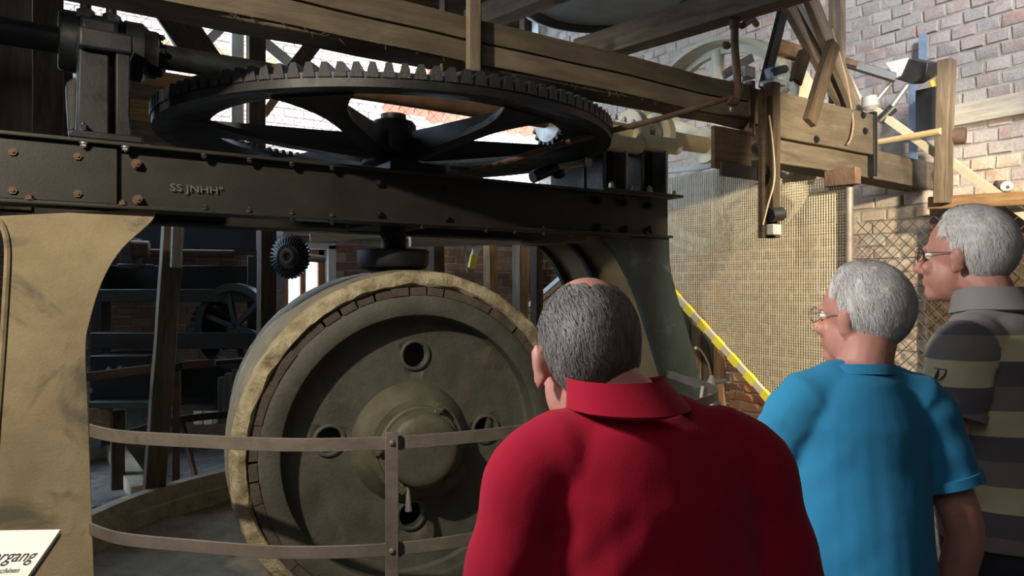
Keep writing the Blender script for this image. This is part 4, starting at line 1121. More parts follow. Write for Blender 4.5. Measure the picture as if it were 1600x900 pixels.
# ================================================================ background under the girder
def bkpost(a, b, wpx, Y, matn, label, cat='post', name='post'):
    p, q = PY(*a, Y), PY(*b, Y); q = Vector((q.x, q.y, 0)); wd = wpx / F_ * Y
    return timber(name, q, p, wd, wd * .7, M[matn], up=(1, 0, 0), label=label, cat=cat)
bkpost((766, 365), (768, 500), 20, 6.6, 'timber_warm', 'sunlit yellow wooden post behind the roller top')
bkpost((813, 365), (813, 520), 23, 6.2, 'timber', 'brown wooden post right of the sunlit yellow one')
bkpost((681, 365), (680, 500), 26, 6.9, 'timber_dark', 'dark brown post beside the black shaft collar')
bkpost((839, 365), (838, 520), 18, 7.2, 'timber_dark', 'thin dark post nearest the far stand')
wl = thing('marker_stick', 'white hanging slat with yellow tip between the roller and the posts', 'slat', PY(737, 415, 5.78))
MB().bar(PY(737, 418, 5.78), PY(749.5, 358, 5.78), .05, .03, (0, 1, 0)).build('slat', M['white_paint'], wl, .003)
MB().bar(PY(736.5, 419, 5.77), PY(741, 398, 5.77), .058, .034, (0, 1, 0)).build('tip', M['yellow'], wl, .003, label='yellow painted tip')
cd = MB().tube(PY(725, 360, 5.73), PY(730, 426, 5.73), .010, n=6).build('hanging_rod', M['steel'])
solo(cd, 'thin grey rod hanging left of the white slat', 'rod')
sb = timber('ledger', PY(640, 377, 5.6), PY(905, 372, 6.0), .12, .09, M['timber_pale'], label='pale ledger board with ragged lower edge under the rear girder', cat='board')
sb2 = timber('ledger', PY(484, 371, 6.6), PY(600, 364, 6.8), .14, .085, M['timber_pale'], label='pale board lit by daylight left of the black shaft', cat='board')
# small bevel wheel
bc = PY(452, 401, 5.3)
bw = thing('cone_gear', 'small dark ribbed cone gear in front of the bright window', 'gear', bc)
axb = (camw(0, 0, 0) - camw(.25, 1, 0)).normalized()
MB().lathe([(-.06, .05), (-.06, .14), (-.02, .15), (0, .10), (.02, .09), (.02, .03)], bc, axb, 40).build('body', M['iron_black'], bw)
MB().lathe([(.0, .02), (.03, .03), (.035, .05), (.03, .062), (0, .066)], bc, axb, 24).build('hub', M['rust'], bw)
MB().tube(bc, bc - axb * .5, .03, n=12).build('shaft', M['rust'], bw)
sdb = axb.cross(Vector((0, 0, 1))).normalized()
for k in range(34):
    t = 2 * math.pi * k / 34; d = sdb * math.cos(t) + Vector((0, 0, 1)) * math.sin(t)
    MB().bar(bc + d * .085 + axb * .01, bc + d * .165 - axb * .025, .012, .03, axb).build('tooth', M['iron_black'], bw)
yt('post', (417, 350), 5.6, (415, 700), 5.6, .14, .12, 'timber_dark', 'dark upright post left of the small cone gear', 'post', up=(1, 0, 0))

# ================================================================ dark machinery at the left
wp_ = thing('wooden_prop', 'leaning square wooden prop with a block on top between left stand and roller', 'prop', PY(240, 768, 5.0))
timber('prop', PY(240, 775, 4.6), PY(271, 352, 4.6), .135, .12, M['timber'], wp_, up=(1, 0, 0), rough=.006)
timber('block', PY(274, 418, 4.53), PY(276, 352, 4.53), .125, .06, M['timber_pale'], wp_, up=(1, 0, 0))
dm = thing('clay_mixer', 'dark clay mixing machine standing in shadow behind the wooden prop', 'machine', PY(270, 690, 6.2))
def yb(name, x0, y0, x1, y1, Y, d, matn, parent, bev=.006):
    p, q = PY(x0, y1, Y), PY(x1, y0, Y); c = (p + q) / 2; mm_, L = frame_to(p, Vector((q.x, q.y, p.z)))
    mb = MB(); mb.box(c + Vector((C_, S_, 0)) * d / 2, (L, d, q.z - p.z), mm_); return mb.build(name, M[matn], parent, bev)
yb('upper_trough', 140, 415, 400, 455, 6.1, .7, 'iron_black', dm)
yb('trough', 120, 340, 400, 392, 6.6, .8, 'iron_black', dm)
yb('rail', 140, 452, 405, 472, 5.9, .12, 'iron_girder', dm)
yb('rail', 140, 520, 400, 545, 5.8, .12, 'iron_girder', dm)
yb('apron', 140, 556, 232, 626, 5.6, .5, 'iron_black', dm)
yb('apron', 282, 572, 372, 640, 6.2, .4, 'iron_black', dm)
yb('sill', 138, 628, 240, 638, 5.5, .2, 'green_machine', dm)
yb('sill', 282, 634, 350, 642, 6.1, .1, 'timber', dm)
yb('panel', 138, 638, 172, 672, 5.6, .05, 'timber_warm', dm)
yb('panel', 196, 636, 240, 668, 5.8, .05, 'green_machine', dm)
MB().tube(PY(200, 395, 5.9), PY(366, 397, 6.2), .036, n=14).build('roller_shaft', M['rust_orange'], dm)
MB().lathe([(0, .05), (0, .075), (.13, .07), (.14, .05)], PY(205, 389, 5.85), PY(366, 397, 6.2) - PY(200, 395, 5.9), 18).build('shaft_collar', M['rust_orange'], dm)
yb('pillow_block', 187, 372, 208, 418, 5.85, .15, 'iron_girder', dm); yb('pillow_foot', 183, 412, 218, 419, 5.8, .25, 'iron_girder', dm)
mc = PY(368, 510, 5.9)
MB().lathe([(-.04, .30), (-.045, .36), (.045, .36), (.04, .30)], mc, axb, 48, closed=True).build('flywheel_rim', M['iron_black'], dm)
for k in range(6):
    t = k * math.pi / 3 + .3; d = sdb * math.cos(t) + Vector((0, 0, 1)) * math.sin(t); MB().bar(mc, mc + d * .32, .04, .03, axb).build('flywheel_spoke', M['iron_black'], dm)
mc2 = PY(335, 510, 6.05)
MB().lathe([(-.03, .05), (-.03, .17), (0, .20), (.03, .17), (.03, .05)], mc2, axb, 30).build('small_gear', M['iron_black'], dm)
for k in range(24):
    t = 2 * math.pi * k / 24; d = sdb * math.cos(t) + Vector((0, 0, 1)) * math.sin(t); MB().bar(mc2 + d * .17, mc2 + d * .225, .03, .05, axb).build('tooth', M['iron_black'], dm)
for x in (150, 395): yb('frame_leg', x - 9, 400, x + 9, 700, 6.0, .14, 'iron_girder', dm)
for px, py in ((170, 576), (187, 574), (143, 610)):
    bolt(PY(px, py, 5.57), (-C_, -S_, 0), dm, M['steel'], .012, .012)
gm = thing('green_cage', 'green slatted machine cage half hidden behind the roller edge', 'machine', PY(352, 665, 5.6))
for i in range(4):
    x = 340 + i * 11; yb('slat', x, 590 - i * 6, x + 7, 662 - i * 2, 5.5 + i * .1, .06, 'green_machine', gm, .004)
yb('back', 336, 608, 384, 640, 5.9, .1, 'iron_black', gm)
fb = timber('floor_beam', PZ(172, 692, .06), PZ(222, 770, .06), .16, .12, M['timber_pale'], label='grey timber lying on the floor left of the leaning prop', cat='timber')
fb2 = timber('floor_beam', PZ(120, 690, .05), PZ(176, 672, .05), .14, .1, M['timber_pale'], label='shorter grey timber end touching the left stand', cat='timber')
yb2 = timber('leg', PY(184, 765, 5.9), PY(184, 640, 5.9), .1, .1, M['timber_dark'], up=(1, 0, 0))
tag(yb2, 'dark stub post standing on the floor beside the floor timbers', 'post'); yb2.name = 'stub_post'
iron = MB().bar(PZ(305, 745, .02), PY(283, 655, 6.3), .03, .05).build('iron_bar', M['rust']); solo(iron, 'slanting rusty bar on the floor right of the prop', 'bar')
gr = thing('floor_grate', 'pale ridged floor grate lying beside the foot of the left stand', 'grate', PZ(165, 785, .02))
p0 = PZ(142, 795, .03); p1 = PZ(192, 782, .03)
for i in range(7):
    s = p0 + (p1 - p0) * (i / 6); MB().bar(s, s + Vector((C_, S_, 0)) * .22, .03, .03).build('bar', M['steel_bright'], gr, .003)
for i, (x0, x1, lb) in enumerate(((302, 318, 'left pale block of the pair on the floor behind the rail post'), (318, 334, 'right pale block of the pair on the floor behind the rail post'))):
    o = yb('clay_block', x0, 634, x1 - 1, 664, 6.7, .15, 'timber_pale', None, .01); o.data.materials.clear(); o.data.materials.append(M['brick_pale']); solo(o, lb, 'block', 'pale clay blocks on the floor')

# posts and boards at the upper left
timber('post', PB(24, 330, 3.98), PB(24, -60, 3.98), .14, .13, M['timber'], up=(1, 0, 0), label='broad brown post at the near end of the girder left of the pedestal', cat='post')
ld = thing('board_wall', 'tan board wall low behind the bearing pedestal and the gear edge', 'partition', PB(200, 215, 5.0))
for i, (y0, y1) in enumerate(((104, 128), (128, 153), (153, 187), (187, 217), (217, 250))):
    za, zb = PB(200, y1, 5.0).z, PB(200, y0, 5.0).z
    timber('board', (PB(60, 200, 5.0).x, 5.0, (za + zb) / 2), (PB(330, 200, 5.0).x, 5.0 + .02, (za + zb) / 2), .03, zb - za + .003, M['timber_warm'] if i in (0, 2) else M['timber'], ld, rough=.003)
bl = MB().span((PB(-20, 200, 3.9).x - .4, 4.0, 2.3), (PB(6, 200, 3.9).x, 4.3, 4.5)).build('dark_casing', M['iron_black']); solo(bl, 'dark casing at the edge behind the broad brown post', 'casing')

# oil sprayer on the rail
op = PZ(1112, 606, 1.12)
osp = thing('oil_sprayer', 'grey metal sprayer bottle with thin bent nozzle hanging on the rail end', 'sprayer', op - Vector((0, 0, .3)))
zz_ = op.z
MB().lathe([(-.285, .0), (-.285, .052), (-.27, .057), (-.12, .057), (-.08, .05), (-.04, .025), (-.02, .022), (0, .022)], op, (0, 0, 1), 28).build('bottle', M['steel'], osp)
MB().lathe([(-.01, .03), (.03, .03), (.05, .018), (.07, .012)], op, (0, 0, 1), 20).build('cap', M['plastic_grey'], osp)
e = Vector((S_, -C_, 0))
MB().path(smooth_pts([op + Vector((0, 0, .05)), op + e * -.02 + Vector((0, 0, .14)), op + e * -.06 + Vector((0, 0, .21)), op + e * -.09 + Vector((0, 0, .225))], 5), .006, 6).build('nozzle', M['cable'], osp)
MB().ball(op + e * -.09 + Vector((0, 0, .225)), .01, 8, 6).build('nozzle_tip', M['porcelain'], osp)
MB().path(smooth_pts([op + Vector((0, 0, .03)), op + e * .05 + Vector((0, 0, .035)), op + e * .08 + Vector((0, 0, .04))], 3), .013, 8).build('trigger', M['steel_bright'], osp)
MB().path(smooth_pts([op + e * -.05 + Vector((0, 0, .01)), op + e * -.07 + Vector((0, 0, -.15)), op + e * -.05 + Vector((0, 0, -.28))], 4), .009, 8).build('hanging_strap', M['porcelain'], osp)

# ================================================================ sign board
tl, tr = PY(-60, 829.5, 1.55), PY(95, 827, 1.62)
bl_, br_ = None, PY(64, 900, 1.36)
ex = (tr - tl).normalized(); dn = (br_ - tr); dn = (dn - ex * dn.dot(ex)); dn.normalize()
nrm = ex.cross(dn).normalized()
if nrm.z < 0: nrm = -nrm
sg = thing('sign_board', 'tilted white information board with italic lettering beside the left stand', 'sign', tr - ex * .35 + dn * .2)
W_, H_ = .72, .5
c = tr - ex * W_ / 2 + dn * H_ / 2
mm_ = Matrix(((ex.x, -dn.x, nrm.x), (ex.y, -dn.y, nrm.y), (ex.z, -dn.z, nrm.z)))
MB().box(c - nrm * .005, (W_, H_, .01), mm_).build('board', M['board'], sg, .001)
MB().box(c - nrm * .014, (W_ + .004, H_ + .004, .008), mm_).build('backing', M['plastic_black'], sg)
eul = mm_.to_euler()
def on_board(px, py):
    r = camw(ray(px, py).x, 1.0, 0); d = Vector((r.x, r.y, ray(px, py).z)); o = Vector((0, 0, CZ))
    return o + d * ((c - o).dot(nrm) / d.dot(nrm))
def sign_text(body, base_y, right_px, em_px, material):
    b = on_board(right_px, base_y); up = (on_board(right_px, base_y - em_px) - b).length; wd = (on_board(right_px - em_px, base_y) - b).length
    return text(body, 'lettering', wd, material, sg, b + nrm * .0007, eul, .0002, shear=.1, align='RIGHT', scale=(1, up / wd, 1))
sign_text('Kollergang', 877, 50, 25, M['ink'])
sign_text('Maschinen', 895, 28, 11, M['grey_ink'])
stand_c = c + dn * .05
MB().tube((stand_c.x, stand_c.y, 0), (stand_c.x, stand_c.y, stand_c.z - .03), .022, n=14).build('stand_pole', M['plastic_black'], sg)
MB().lathe([(0, .16), (.012, .16), (.018, .1), (.03, .025)], (stand_c.x, stand_c.y, 0), (0, 0, 1), 28).build('stand_foot', M['plastic_black'], sg)

# ================================================================ the three visitors
def fabric(name, base, kind='plain', shift=0.0):
    m, nt, bs = new_mat(name); co = coords(nt)
    if kind == 'stripe':
        sp = N(nt, 'ShaderNodeSeparateXYZ'); nt.links.new(co, sp.inputs[0])
        mr = N(nt, 'ShaderNodeMath', operation='MULTIPLY_ADD'); mr.inputs[1].default_value = -1 / .2; mr.inputs[2].default_value = (1.566 + shift) / .2 + 3
        nt.links.new(sp.outputs[2], mr.inputs[0])
        fr = N(nt, 'ShaderNodeMath', operation='FRACT'); nt.links.new(mr.outputs[0], fr.inputs[0])
        c = ramp(nt, fr.outputs[0], [(0, (.70, .62, .40)), (.34, (.155, .145, .165)), (.67, (.26, .235, .225))], 'CONSTANT')
    else:
        n = noise_tex(nt, co, 3, 4, .5)
        c = ramp(nt, n, [(.3, tuple(x * .88 for x in base)), (.7, base)])
    nt.links.new(c, bs.inputs['Base Color']); bs.inputs['Roughness'].default_value = .9
    bs.inputs['Specular IOR Level'].default_value = .15
    bs.inputs['Sheen Weight'].default_value = .08; bs.inputs['Sheen Roughness'].default_value = .5
    bump(nt, bs, noise_tex(nt, co, 420, 3, .6), .25, .002)
    return m
skin = mat('weathered_skin', [(.3, (.45, .2, .155)), (.7, (.58, .29, .235))], 9, .5, 0, .2, 160, bdist=.003, spots=(13, .58, .8, (.5, .17, .13)))
skin.node_tree.nodes['Principled BSDF'].inputs['Subsurface Weight'].default_value = .08
skin.node_tree.nodes['Principled BSDF'].inputs['Subsurface Radius'].default_value = (.02, .008, .004)
def hair_mat(name, a, b): return mat(name, [(.3, a), (.7, b)], 30, .55, 0, .5, 200, (1, 1, .35), bdist=.003)
hair_white = hair_mat('white_hair', (.66, .64, .62), (.86, .84, .82))
hair_silver = hair_mat('silver_hair', (.52, .5, .48), (.78, .76, .74))
hair_grey = hair_mat('dark_grey_hair', (.085, .078, .075), (.27, .25, .24))
denim = mat('dark_trousers', [(.3, (.012, .013, .02)), (.7, (.03, .032, .045))], 6, .9, 0, .3, 150, bdist=.003)
leather = mat('brown_leather', [(.3, (.05, .03, .02)), (.7, (.09, .055, .035))], 8, .5, 0, .3, 80)
M['lens'] = M['glass']

def loft(mb, rings, n=20, caps=True):
    """rings: (centre, rx, ry, optional 3x3) closed ellipse rings"""
    k = len(mb.v)
    for rg in rings:
        c, rx, ry = Vector(rg[0]), rg[1], rg[2]; m = rg[3] if len(rg) > 3 else None
        for j in range(n):
            t = 2 * math.pi * j / n; v = Vector((rx * math.cos(t), ry * math.sin(t), 0))
            if m is not None: v = m @ v
            mb.v.append(tuple(c + v))
    for i in range(len(rings) - 1):
        for j in range(n):
            j2 = (j + 1) % n; mb.f.append((k + i * n + j, k + i * n + j2, k + i * n + n + j2, k + i * n + n + j))
    mb.f.append(tuple(k + j for j in range(n))[::-1]); e = k + (len(rings) - 1) * n; mb.f.append(tuple(e + j for j in range(n)))
def limb(mb, pts, radii, n=16):
    """tapered tube through joints, rounded ends"""
    P_ = smooth_pts(pts, 5); m = len(P_); rs = []
    for i in range(m):
        t = i / (m - 1) * (len(radii) - 1); a = int(min(t, len(radii) - 2)); f = t - a; rs.append(radii[a] * (1 - f) + radii[a + 1] * f)
    mb.path(P_, rs, n); mb.ball(P_[0], rs[0] * .99, 14, 8); mb.ball(P_[-1], rs[-1] * .99, 14, 8)
def remesh(mb, voxel, smooth_it=6, shape=None, name='body'):
    me = mb.mesh('tmp', False)
    o = bpy.data.objects.new('tmp', me); col.objects.link(o)
    r = o.modifiers.new('r', 'REMESH'); r.mode = 'VOXEL'; r.voxel_size = voxel
    s = o.modifiers.new('s', 'SMOOTH'); s.factor = .5; s.iterations = smooth_it
    bpy.context.view_layer.update()
    d = bpy.context.evaluated_depsgraph_get()
    out = bpy.data.meshes.new_from_object(o.evaluated_get(d)); out.name = name
    bpy.data.objects.remove(o); bpy.data.meshes.remove(me)
    if shape:
        nr = [v.normal.copy() for v in out.vertices]
        for v, n_ in zip(out.vertices, nr): v.co = v.co + n_ * shape(v.co)
    out.materials.clear()
    out.polygons.foreach_set('use_smooth', [True] * len(out.polygons)); out.update()
    return out

def person(label, X, Y, phi, H, head_yaw, head_pitch, lean, shirt_mat, hair_m, bald, bulk, arms, sleeve, collar, glasses, sleeve_mat=None, head_off=(0, 0, 0), hem=.90, belly=1.0, hz=1.0):
    k = H / 1.75
    root = thing('person', label, 'person', camw(X, Y, 0), -YAW + R(phi))
    def V3(x, y, z): return Vector((x * k, y * k, z * k))
    L = Vector(lean)
    def tz(v):      # the trunk leans above the hips
        v = Vector(v); f = max(0, v.z / k - .95) / .55
        return v + L * (f ** 1.2)
    w_ = bulk
    torso = [((0, .0, .86), .165 * w_, .135), ((0, .0, .95), .178 * w_, .15 * belly), ((0, .02, 1.05), .18 * w_, .155 * belly), ((0, .025, 1.15), .18 * w_, .15 * belly),
             ((0, .01, 1.27), .183 * w_, .132), ((0, -.005, 1.36), .18 * w_, .115), ((0, -.012, 1.42), .150 * w_, .095), ((0, -.015, 1.465), .105 * w_, .080), ((0, -.012, 1.505), .070, .066)]
    HO = Vector(head_off)
    hc = tz(V3(0, .035, 1.63)) + HO
    Rh = Euler((R(head_pitch), 0, R(head_yaw)), 'XYZ').to_matrix()
    def hd(x, y, z): return hc + Rh @ (V3(x, y, z * hz) * 1.07)
    body = MB()
    loft(body, [(tz(V3(*c)), rx * k * .93, ry * k * .93) for c, rx, ry in torso])
    limb(body, [tz(V3(0, -.015, 1.45)), (tz(V3(0, -.01, 1.52)) + hd(0, -.03, -.06)) / 2 + Vector((0, -.01, 0)), hd(0, -.022, -.05)], [.066 * k, (.056 if bald else .06) * k, (.055 if bald else .060) * k])
    Rb = Rh
    ell = lambda c, r: body.ball(hd(*c), V3(r[0], r[1], r[2] * hz) * 1.07, 24, 16, Rb)
    ell((0, -.010, .028), (.074, .095, .092)); ell((0, .026, -.045), (.058, .062, .070)); ell((0, .062, -.093), (.030, .028, .024))
    ell((0, .080, .020), (.046, .014, .012)); ell((.036, .072, -.028), (.020, .016, .018)); ell((-.036, .072, -.028), (.020, .016, .018))
    body.path([hd(0, .086, .012), hd(0, .101, -.012), hd(0, .112, -.032), hd(0, .094, -.040)], [.008 * k, .010 * k, .0135 * k, .011 * k], 10)
    ell((0, .0875, -.060), (.021, .009, .0055)); ell((0, .0865, -.071), (.019, .009, .006))
    for s in (1, -1):
        rr_ = Rb @ Euler((R(-12), 0, R(-22 * s)), 'XYZ').to_matrix()
        body.ball(hd(.080 * s, -.006, -.008), V3(.007, .020, .034), 16, 12, rr_)
        body.ball(hd(.079 * s, .000, -.030), V3(.008, .012, .016), 12, 8, rr_)
        body.ball(hd(.086 * s, -.014, .004), V3(.006, .014, .024), 12, 8, rr_)
    sl_pts = {}
    HS = 1.07
    for s, (el, wr, hdir) in zip((-1, 1), arms):
        sh = tz(V3(.178 * s * w_, -.012, 1.385)); el = tz(V3(*el)); wr = tz(V3(*wr)); hdv = Vector(hdir).normalized()
        limb(body, [tz(V3(.03 * s, -.015, 1.455)), tz(V3(.11 * s, -.012, 1.415)), sh, (sh * .5 + el * .5), el, (el * .55 + wr * .45), wr], [.06 * k, .058 * k, .056 * k, .050 * k, .042 * k, .041 * k, .029 * k])
        sl_pts[s] = (sh, el, wr)
        # hand: palm, four fingers and a thumb, slightly curled
        side = hdv.cross(Vector((s, 0, 0)))
        if side.length < .2: side = Vector((0, 1, 0))
        side.normalize(); nrm = hdv.cross(side).normalized()
        if nrm.x * s > 0: nrm = -nrm            # towards the thigh
        pc_ = wr + hdv * .05 * k
        pm_ = Matrix((side, nrm, hdv)).transposed()
        loft(body, [(wr - hdv * .01 * k, .026 * k, .019 * k, pm_), (wr + hdv * .03 * k, .036 * k, .017 * k, pm_), (wr + hdv * .085 * k, .042 * k, .014 * k, pm_), (wr + hdv * .095 * k, .040 * k, .011 * k, pm_)], 16)
        for q, (off, ln) in enumerate(((-.031, .075), (-.0105, .085), (.0105, .079), (.031, .062))):
            b0 = wr + hdv * .085 * k + side * off * k; j1 = b0 + hdv * ln * .45 * k + nrm * .006 * k; j2 = j1 + hdv * ln * .32 * k + nrm * .016 * k; j3 = j2 + hdv * ln * .2 * k + nrm * .020 * k
            body.path([b0, j1, j2, j3], [.0092 * k, .0088 * k, .008 * k, .0068 * k], 8); body.ball(j3, .0068 * k, 8, 6)
        t0 = wr + hdv * .025 * k - side * .03 * k; t1 = t0 + hdv * .035 * k - side * .022 * k + nrm * .008 * k; t2 = t1 + hdv * .03 * k - side * .006 * k + nrm * .01 * k
        body.path([t0, t1, t2], [.013 * k, .011 * k, .009 * k], 8); body.ball(t2, .009 * k, 8, 6)
    for s in (-1, 1):
        limb(body, [V3(.09 * s, 0, .88), V3(.10 * s, .015, .50), V3(.105 * s, -.01, .09)], [.085 * k, .058 * k, .042 * k])
        body.ball(V3(.108 * s, .05, .05), V3(.042, .11, .04), 16, 10)
    link('body', remesh(body, .0062, 4, None, 'body'), skin, root, False)
    # eyes
    for s in (1, -1):
        MB().ball(hd(.031 * s, .071, .004), .0125 * k, 14, 10).build('eye', M['porcelain'], None).parent = root
        MB().ball(hd(.0315 * s, .0795, .004), V3(.0055, .0045, .0055), 10, 8).build('iris', M['plastic_black'], None).parent = root
    # shirt
    sh_ = MB(); th = .017 * k
    tr = [(c, rx, ry) for c, rx, ry in torso if c[2] >= hem - .05]
    rings = [(tz(V3(tr[0][0][0], tr[0][0][1], hem)), tr[0][1] * k + th * 1.5, tr[0][2] * k + th * 1.5)]
    for c, rx, ry in tr[1:-1]: rings.append((tz(V3(*c)), rx * k + th, ry * k + th))
    rings.append((tz(V3(0, -.012, 1.492)), .074 * k + .006, .070 * k + .004))
    loft(sh_, rings, 28)
    slv = []
    for s in (-1, 1):
        s0, el, wr = sl_pts[s]; e_ = s0 + (el - s0) * sleeve
        limb_pts = [tz(V3(.03 * s, -.016, 1.452)), tz(V3(.11 * s, -.013, 1.417)), s0 + Vector((0, 0, .002)), s0 + (e_ - s0) * .5, e_]
        Pp = smooth_pts(limb_pts, 5); m_ = len(Pp)
        rs = [(.06 + .012 * min(1, i / 6)) * k * (1 + .04 * math.sin(i * 1.3)) + .004 for i in range(m_)]
        if sleeve_mat is None: sh_.path(Pp, rs, 20); sh_.ball(Pp[0], rs[0], 14, 8)
        else:
            sh_.path(Pp[:10], [r - .003 for r in rs[:10]], 20); sh_.ball(Pp[0], rs[0], 14, 8); sh_.ball(Pp[9], rs[9] - .003, 14, 8)
            q = MB(); c9 = Pp[9]; q.path(Pp[8:], [r + .004 for r in rs[8:]], 20); slv.append(q)
    sd = rnd.random() * 50
    def folds(p):
        z = p.z / k; x = p.x / k; ax_ = abs(x); sg = 1 if x > 0 else -1
        f = noise.noise(Vector((x * 5 + sd, p.y * 5, z * 1.8))) * .008
        u = (x * sg) * .75 + (z - 1.3) * .65           # drapes running from the armpit down to the middle of the back
        f += noise.noise(Vector((u * 26 + sd, (z * .6 - ax_) * 3, sd))) * .0055 * max(0, min(1, (1.42 - z) / .12)) * min(1, .25 + ax_ * 4)
        f += noise.noise(Vector((x * 24 + sd, p.y * 24, z * 5))) * .003 * max(0, min(1, (1.40 - z) / .2))
        return f
    sme = remesh(sh_, .0072, 7, folds, 'shirt')
    sho = link('shirt', sme, shirt_mat, root, False)
    for q in slv: link('sleeve', remesh(q, .0065, 4, lambda p: folds(p) * .7, 'sleeve'), sleeve_mat, root, False)
    # sleeve hems
    for s in (-1, 1):
        s0, el, wr = sl_pts[s]; d = (el - s0).normalized(); e_ = s0 + (el - s0) * sleeve
        MB().lathe([(-.02, .0735 * k + .006), (.002, .0735 * k + .006), (.003, .066 * k), (-.02, .066 * k)], e_, d, 28, closed=True).build('sleeve_hem', sleeve_mat or shirt_mat, None).parent = root
    # collar
    nb_, nt_ = tz(V3(0, -.012, 1.497 if collar == 'polo' else 1.485)), (tz(V3(0, -.012, 1.535)) * .6 + hd(0, -.03, -.095) * .4)
    ax_n = (hd(0, -.02, -.05) - nb_).normalized(); ax_n = Vector((ax_n.x * .4, ax_n.y * .4, max(ax_n.z, .85))).normalized()
    if collar == 'polo':
        CS = .046 if bald else .055; CR = 1.05 if bald else 1.04; nb_ = nb_ + Vector((-.026 if bald else 0, -.014 if bald else 0, 0))
        m_, _ = frame_to((0, 0, 0), ax_n); mb = MB(); n = 40; vs = []
        for i in range(n + 1):
            t = 2 * math.pi * (i / n) * .94 + math.pi * .5 + .19
            for r_, h_ in ((.076, -.012), (.069, CS * .9), (.075, CS), (.086, CS * .35), (.094, -.004)):
                fr_ = math.cos(t - math.pi / 2) ; h2 = h_ - .018 * max(0, fr_)
                vs.append(nb_ + Vector((math.cos(t) * r_ * CR * k, math.sin(t) * (r_ + .004) * CR * k, 0)) + ax_n * h2 * k)
        q = 5
        mb.add(vs, [(i * q + j, i * q + q + j, i * q + q + (j + 1) % q, i * q + (j + 1) % q) for i in range(n) for j in range(q)] + [tuple(range(q)), tuple(n * q + j for j in range(q - 1, -1, -1))])
        mb.build('collar', sleeve_mat and M['stripe_collar'] or shirt_mat, None).parent = root
    else:
        MB().lathe([(-.014, .083 * k), (.004, .077 * k), (.010, .071 * k), (.006, .066 * k), (-.014, .07 * k)], nb_ + Vector((0, 0, .004)), (0, .12, 1), 40, closed=True).build('collar', shirt_mat, None).parent = root
    # trousers, belt, shoes
    tr_ = MB(); loft(tr_, [(V3(0, 0, .80), .17 * k * w_, .14 * k), (V3(0, 0, .90), .178 * k * w_, .155 * k), (V3(0, .01, .98), .178 * k * w_, .15 * k)], 24)
    for s in (-1, 1): limb(tr_, [V3(.092 * s, 0, .84), V3(.104 * s, .015, .48), V3(.108 * s, -.005, .08)], [.105 * k, .082 * k, .07 * k])
    link('trousers', remesh(tr_, .010, 5, lambda p: noise.noise(p * 9) * .006, 'trousers'), denim, root, False)
    for s in (-1, 1):
        b = MB(); b.ball(V3(.108 * s, .055, .045), V3(.05, .135, .045), 18, 10); b.span(V3(.06 * s, -.08, 0), V3(.156 * s, .18, .03)); b.ball(V3(.108 * s, -.03, .07), V3(.05, .06, .06), 14, 8)
        link('shoe', remesh(b, .009, 4, None, 'shoe'), leather, root, False)
    # hair
    nu, nv = 96, 64; grid = {}; mb = MB(); cen = Vector((0, -.010, .028)); rad = Vector((.074, .095, .092))
    def mask(d):     # d unit direction in the head's own frame (y = face)
        p = Vector((d.x * rad.x, d.y * rad.y, d.z * rad.z)) + cen
        back = p.y; z = p.z
        f = 1.0
        line = .05 - .10 * max(0, .1 - z)               # front hairline
        f = min(f, (line - back) / .02 if z > .03 else 1)
        if z <= .055:                                   # temple and ear line
            lim = .028 - (.055 - z) * .62
            f = min(f, (lim - back) / .024)
        f = min(f, (z + .102) / .03)                    # nape
        if bald: f = min(f, ((.108 if back < .0 else .085) - z + .010 * noise.noise(d * 5)) / .05 + .08)
        return max(0, min(1, f))
    def hpt(d, off):
        p = Vector((d.x * rad.x, d.y * rad.y, d.z * rad.z)) + cen
        if p.z < -.01:   # follow the narrowing nape
            q = (-.01 - p.z); p.x *= 1 + q * 1.4; p.y = p.y - q * .05
        n_ = Vector((d.x / rad.x, d.y / rad.y, d.z / rad.z)).normalized()
        return hc + Rh @ (Vector((p.x + n_.x * off, p.y + n_.y * off, (p.z + n_.z * off) * hz)) * k * 1.07), (Rh @ n_)
    thick = .019 if not bald else .007
    for i in range(nv + 1):
        a = math.pi * (.001 + .93 * i / nv)
        for j in range(nu):
            t = 2 * math.pi * j / nu; d = Vector((math.sin(a) * math.cos(t), math.sin(a) * math.sin(t), math.cos(a))); m_ = mask(d)
            if m_ > 0:
                lump = .75 + .35 * noise.noise(d * 4 + Vector((sd, 0, 0))) + .10 * noise.noise(Vector((d.x * 22, d.y * 22, d.z * 6)))
                p, _ = hpt(d, -.002 + thick * (m_ ** .6) * lump); grid[(i, j)] = len(mb.v); mb.v.append(tuple(p))
    for i in range(nv):
        for j in range(nu):
            q = [(i, j), (i, (j + 1) % nu), (i + 1, (j + 1) % nu), (i + 1, j)]
            if all(x in grid for x in q): mb.f.append(tuple(grid[x] for x in q))
    mb.build('hair', hair_m, None).parent = root
    st_ = MB(); rs_ = random.Random(int(H * 1000))
    cnt = 0; want_n = 11000 if not bald else 8000
    while cnt < want_n:
        d = Vector((rs_.gauss(0, 1), rs_.gauss(0, 1), rs_.gauss(0, 1))).normalized(); m_ = mask(d)
        if m_ < .04 or rs_.random() > m_ + .15: continue
        cnt += 1
        p, n_ = hpt(d, -.001 + thick * .75 * (m_ ** .6))
        down = Rh @ Vector((.0, -.55 if d.z > .2 else -.15, -.75)) + Vector((noise.noise(d * 4 + Vector((sd, 5, 0))), noise.noise(d * 4 + Vector((3, sd, 0))), noise.noise(d * 4 + Vector((1, 2, sd))))) * .6
        if bald: down = down + Rh @ Vector((-.5 if d.x > 0 else .5, 0, 0)) * .3
        tv_ = (down - n_ * down.dot(n_)).normalized(); ln = rs_.uniform(.014, .03) * (1 if not bald else .8) * k
        sd_ = n_.cross(tv_) * rs_.uniform(.00035, .0007)
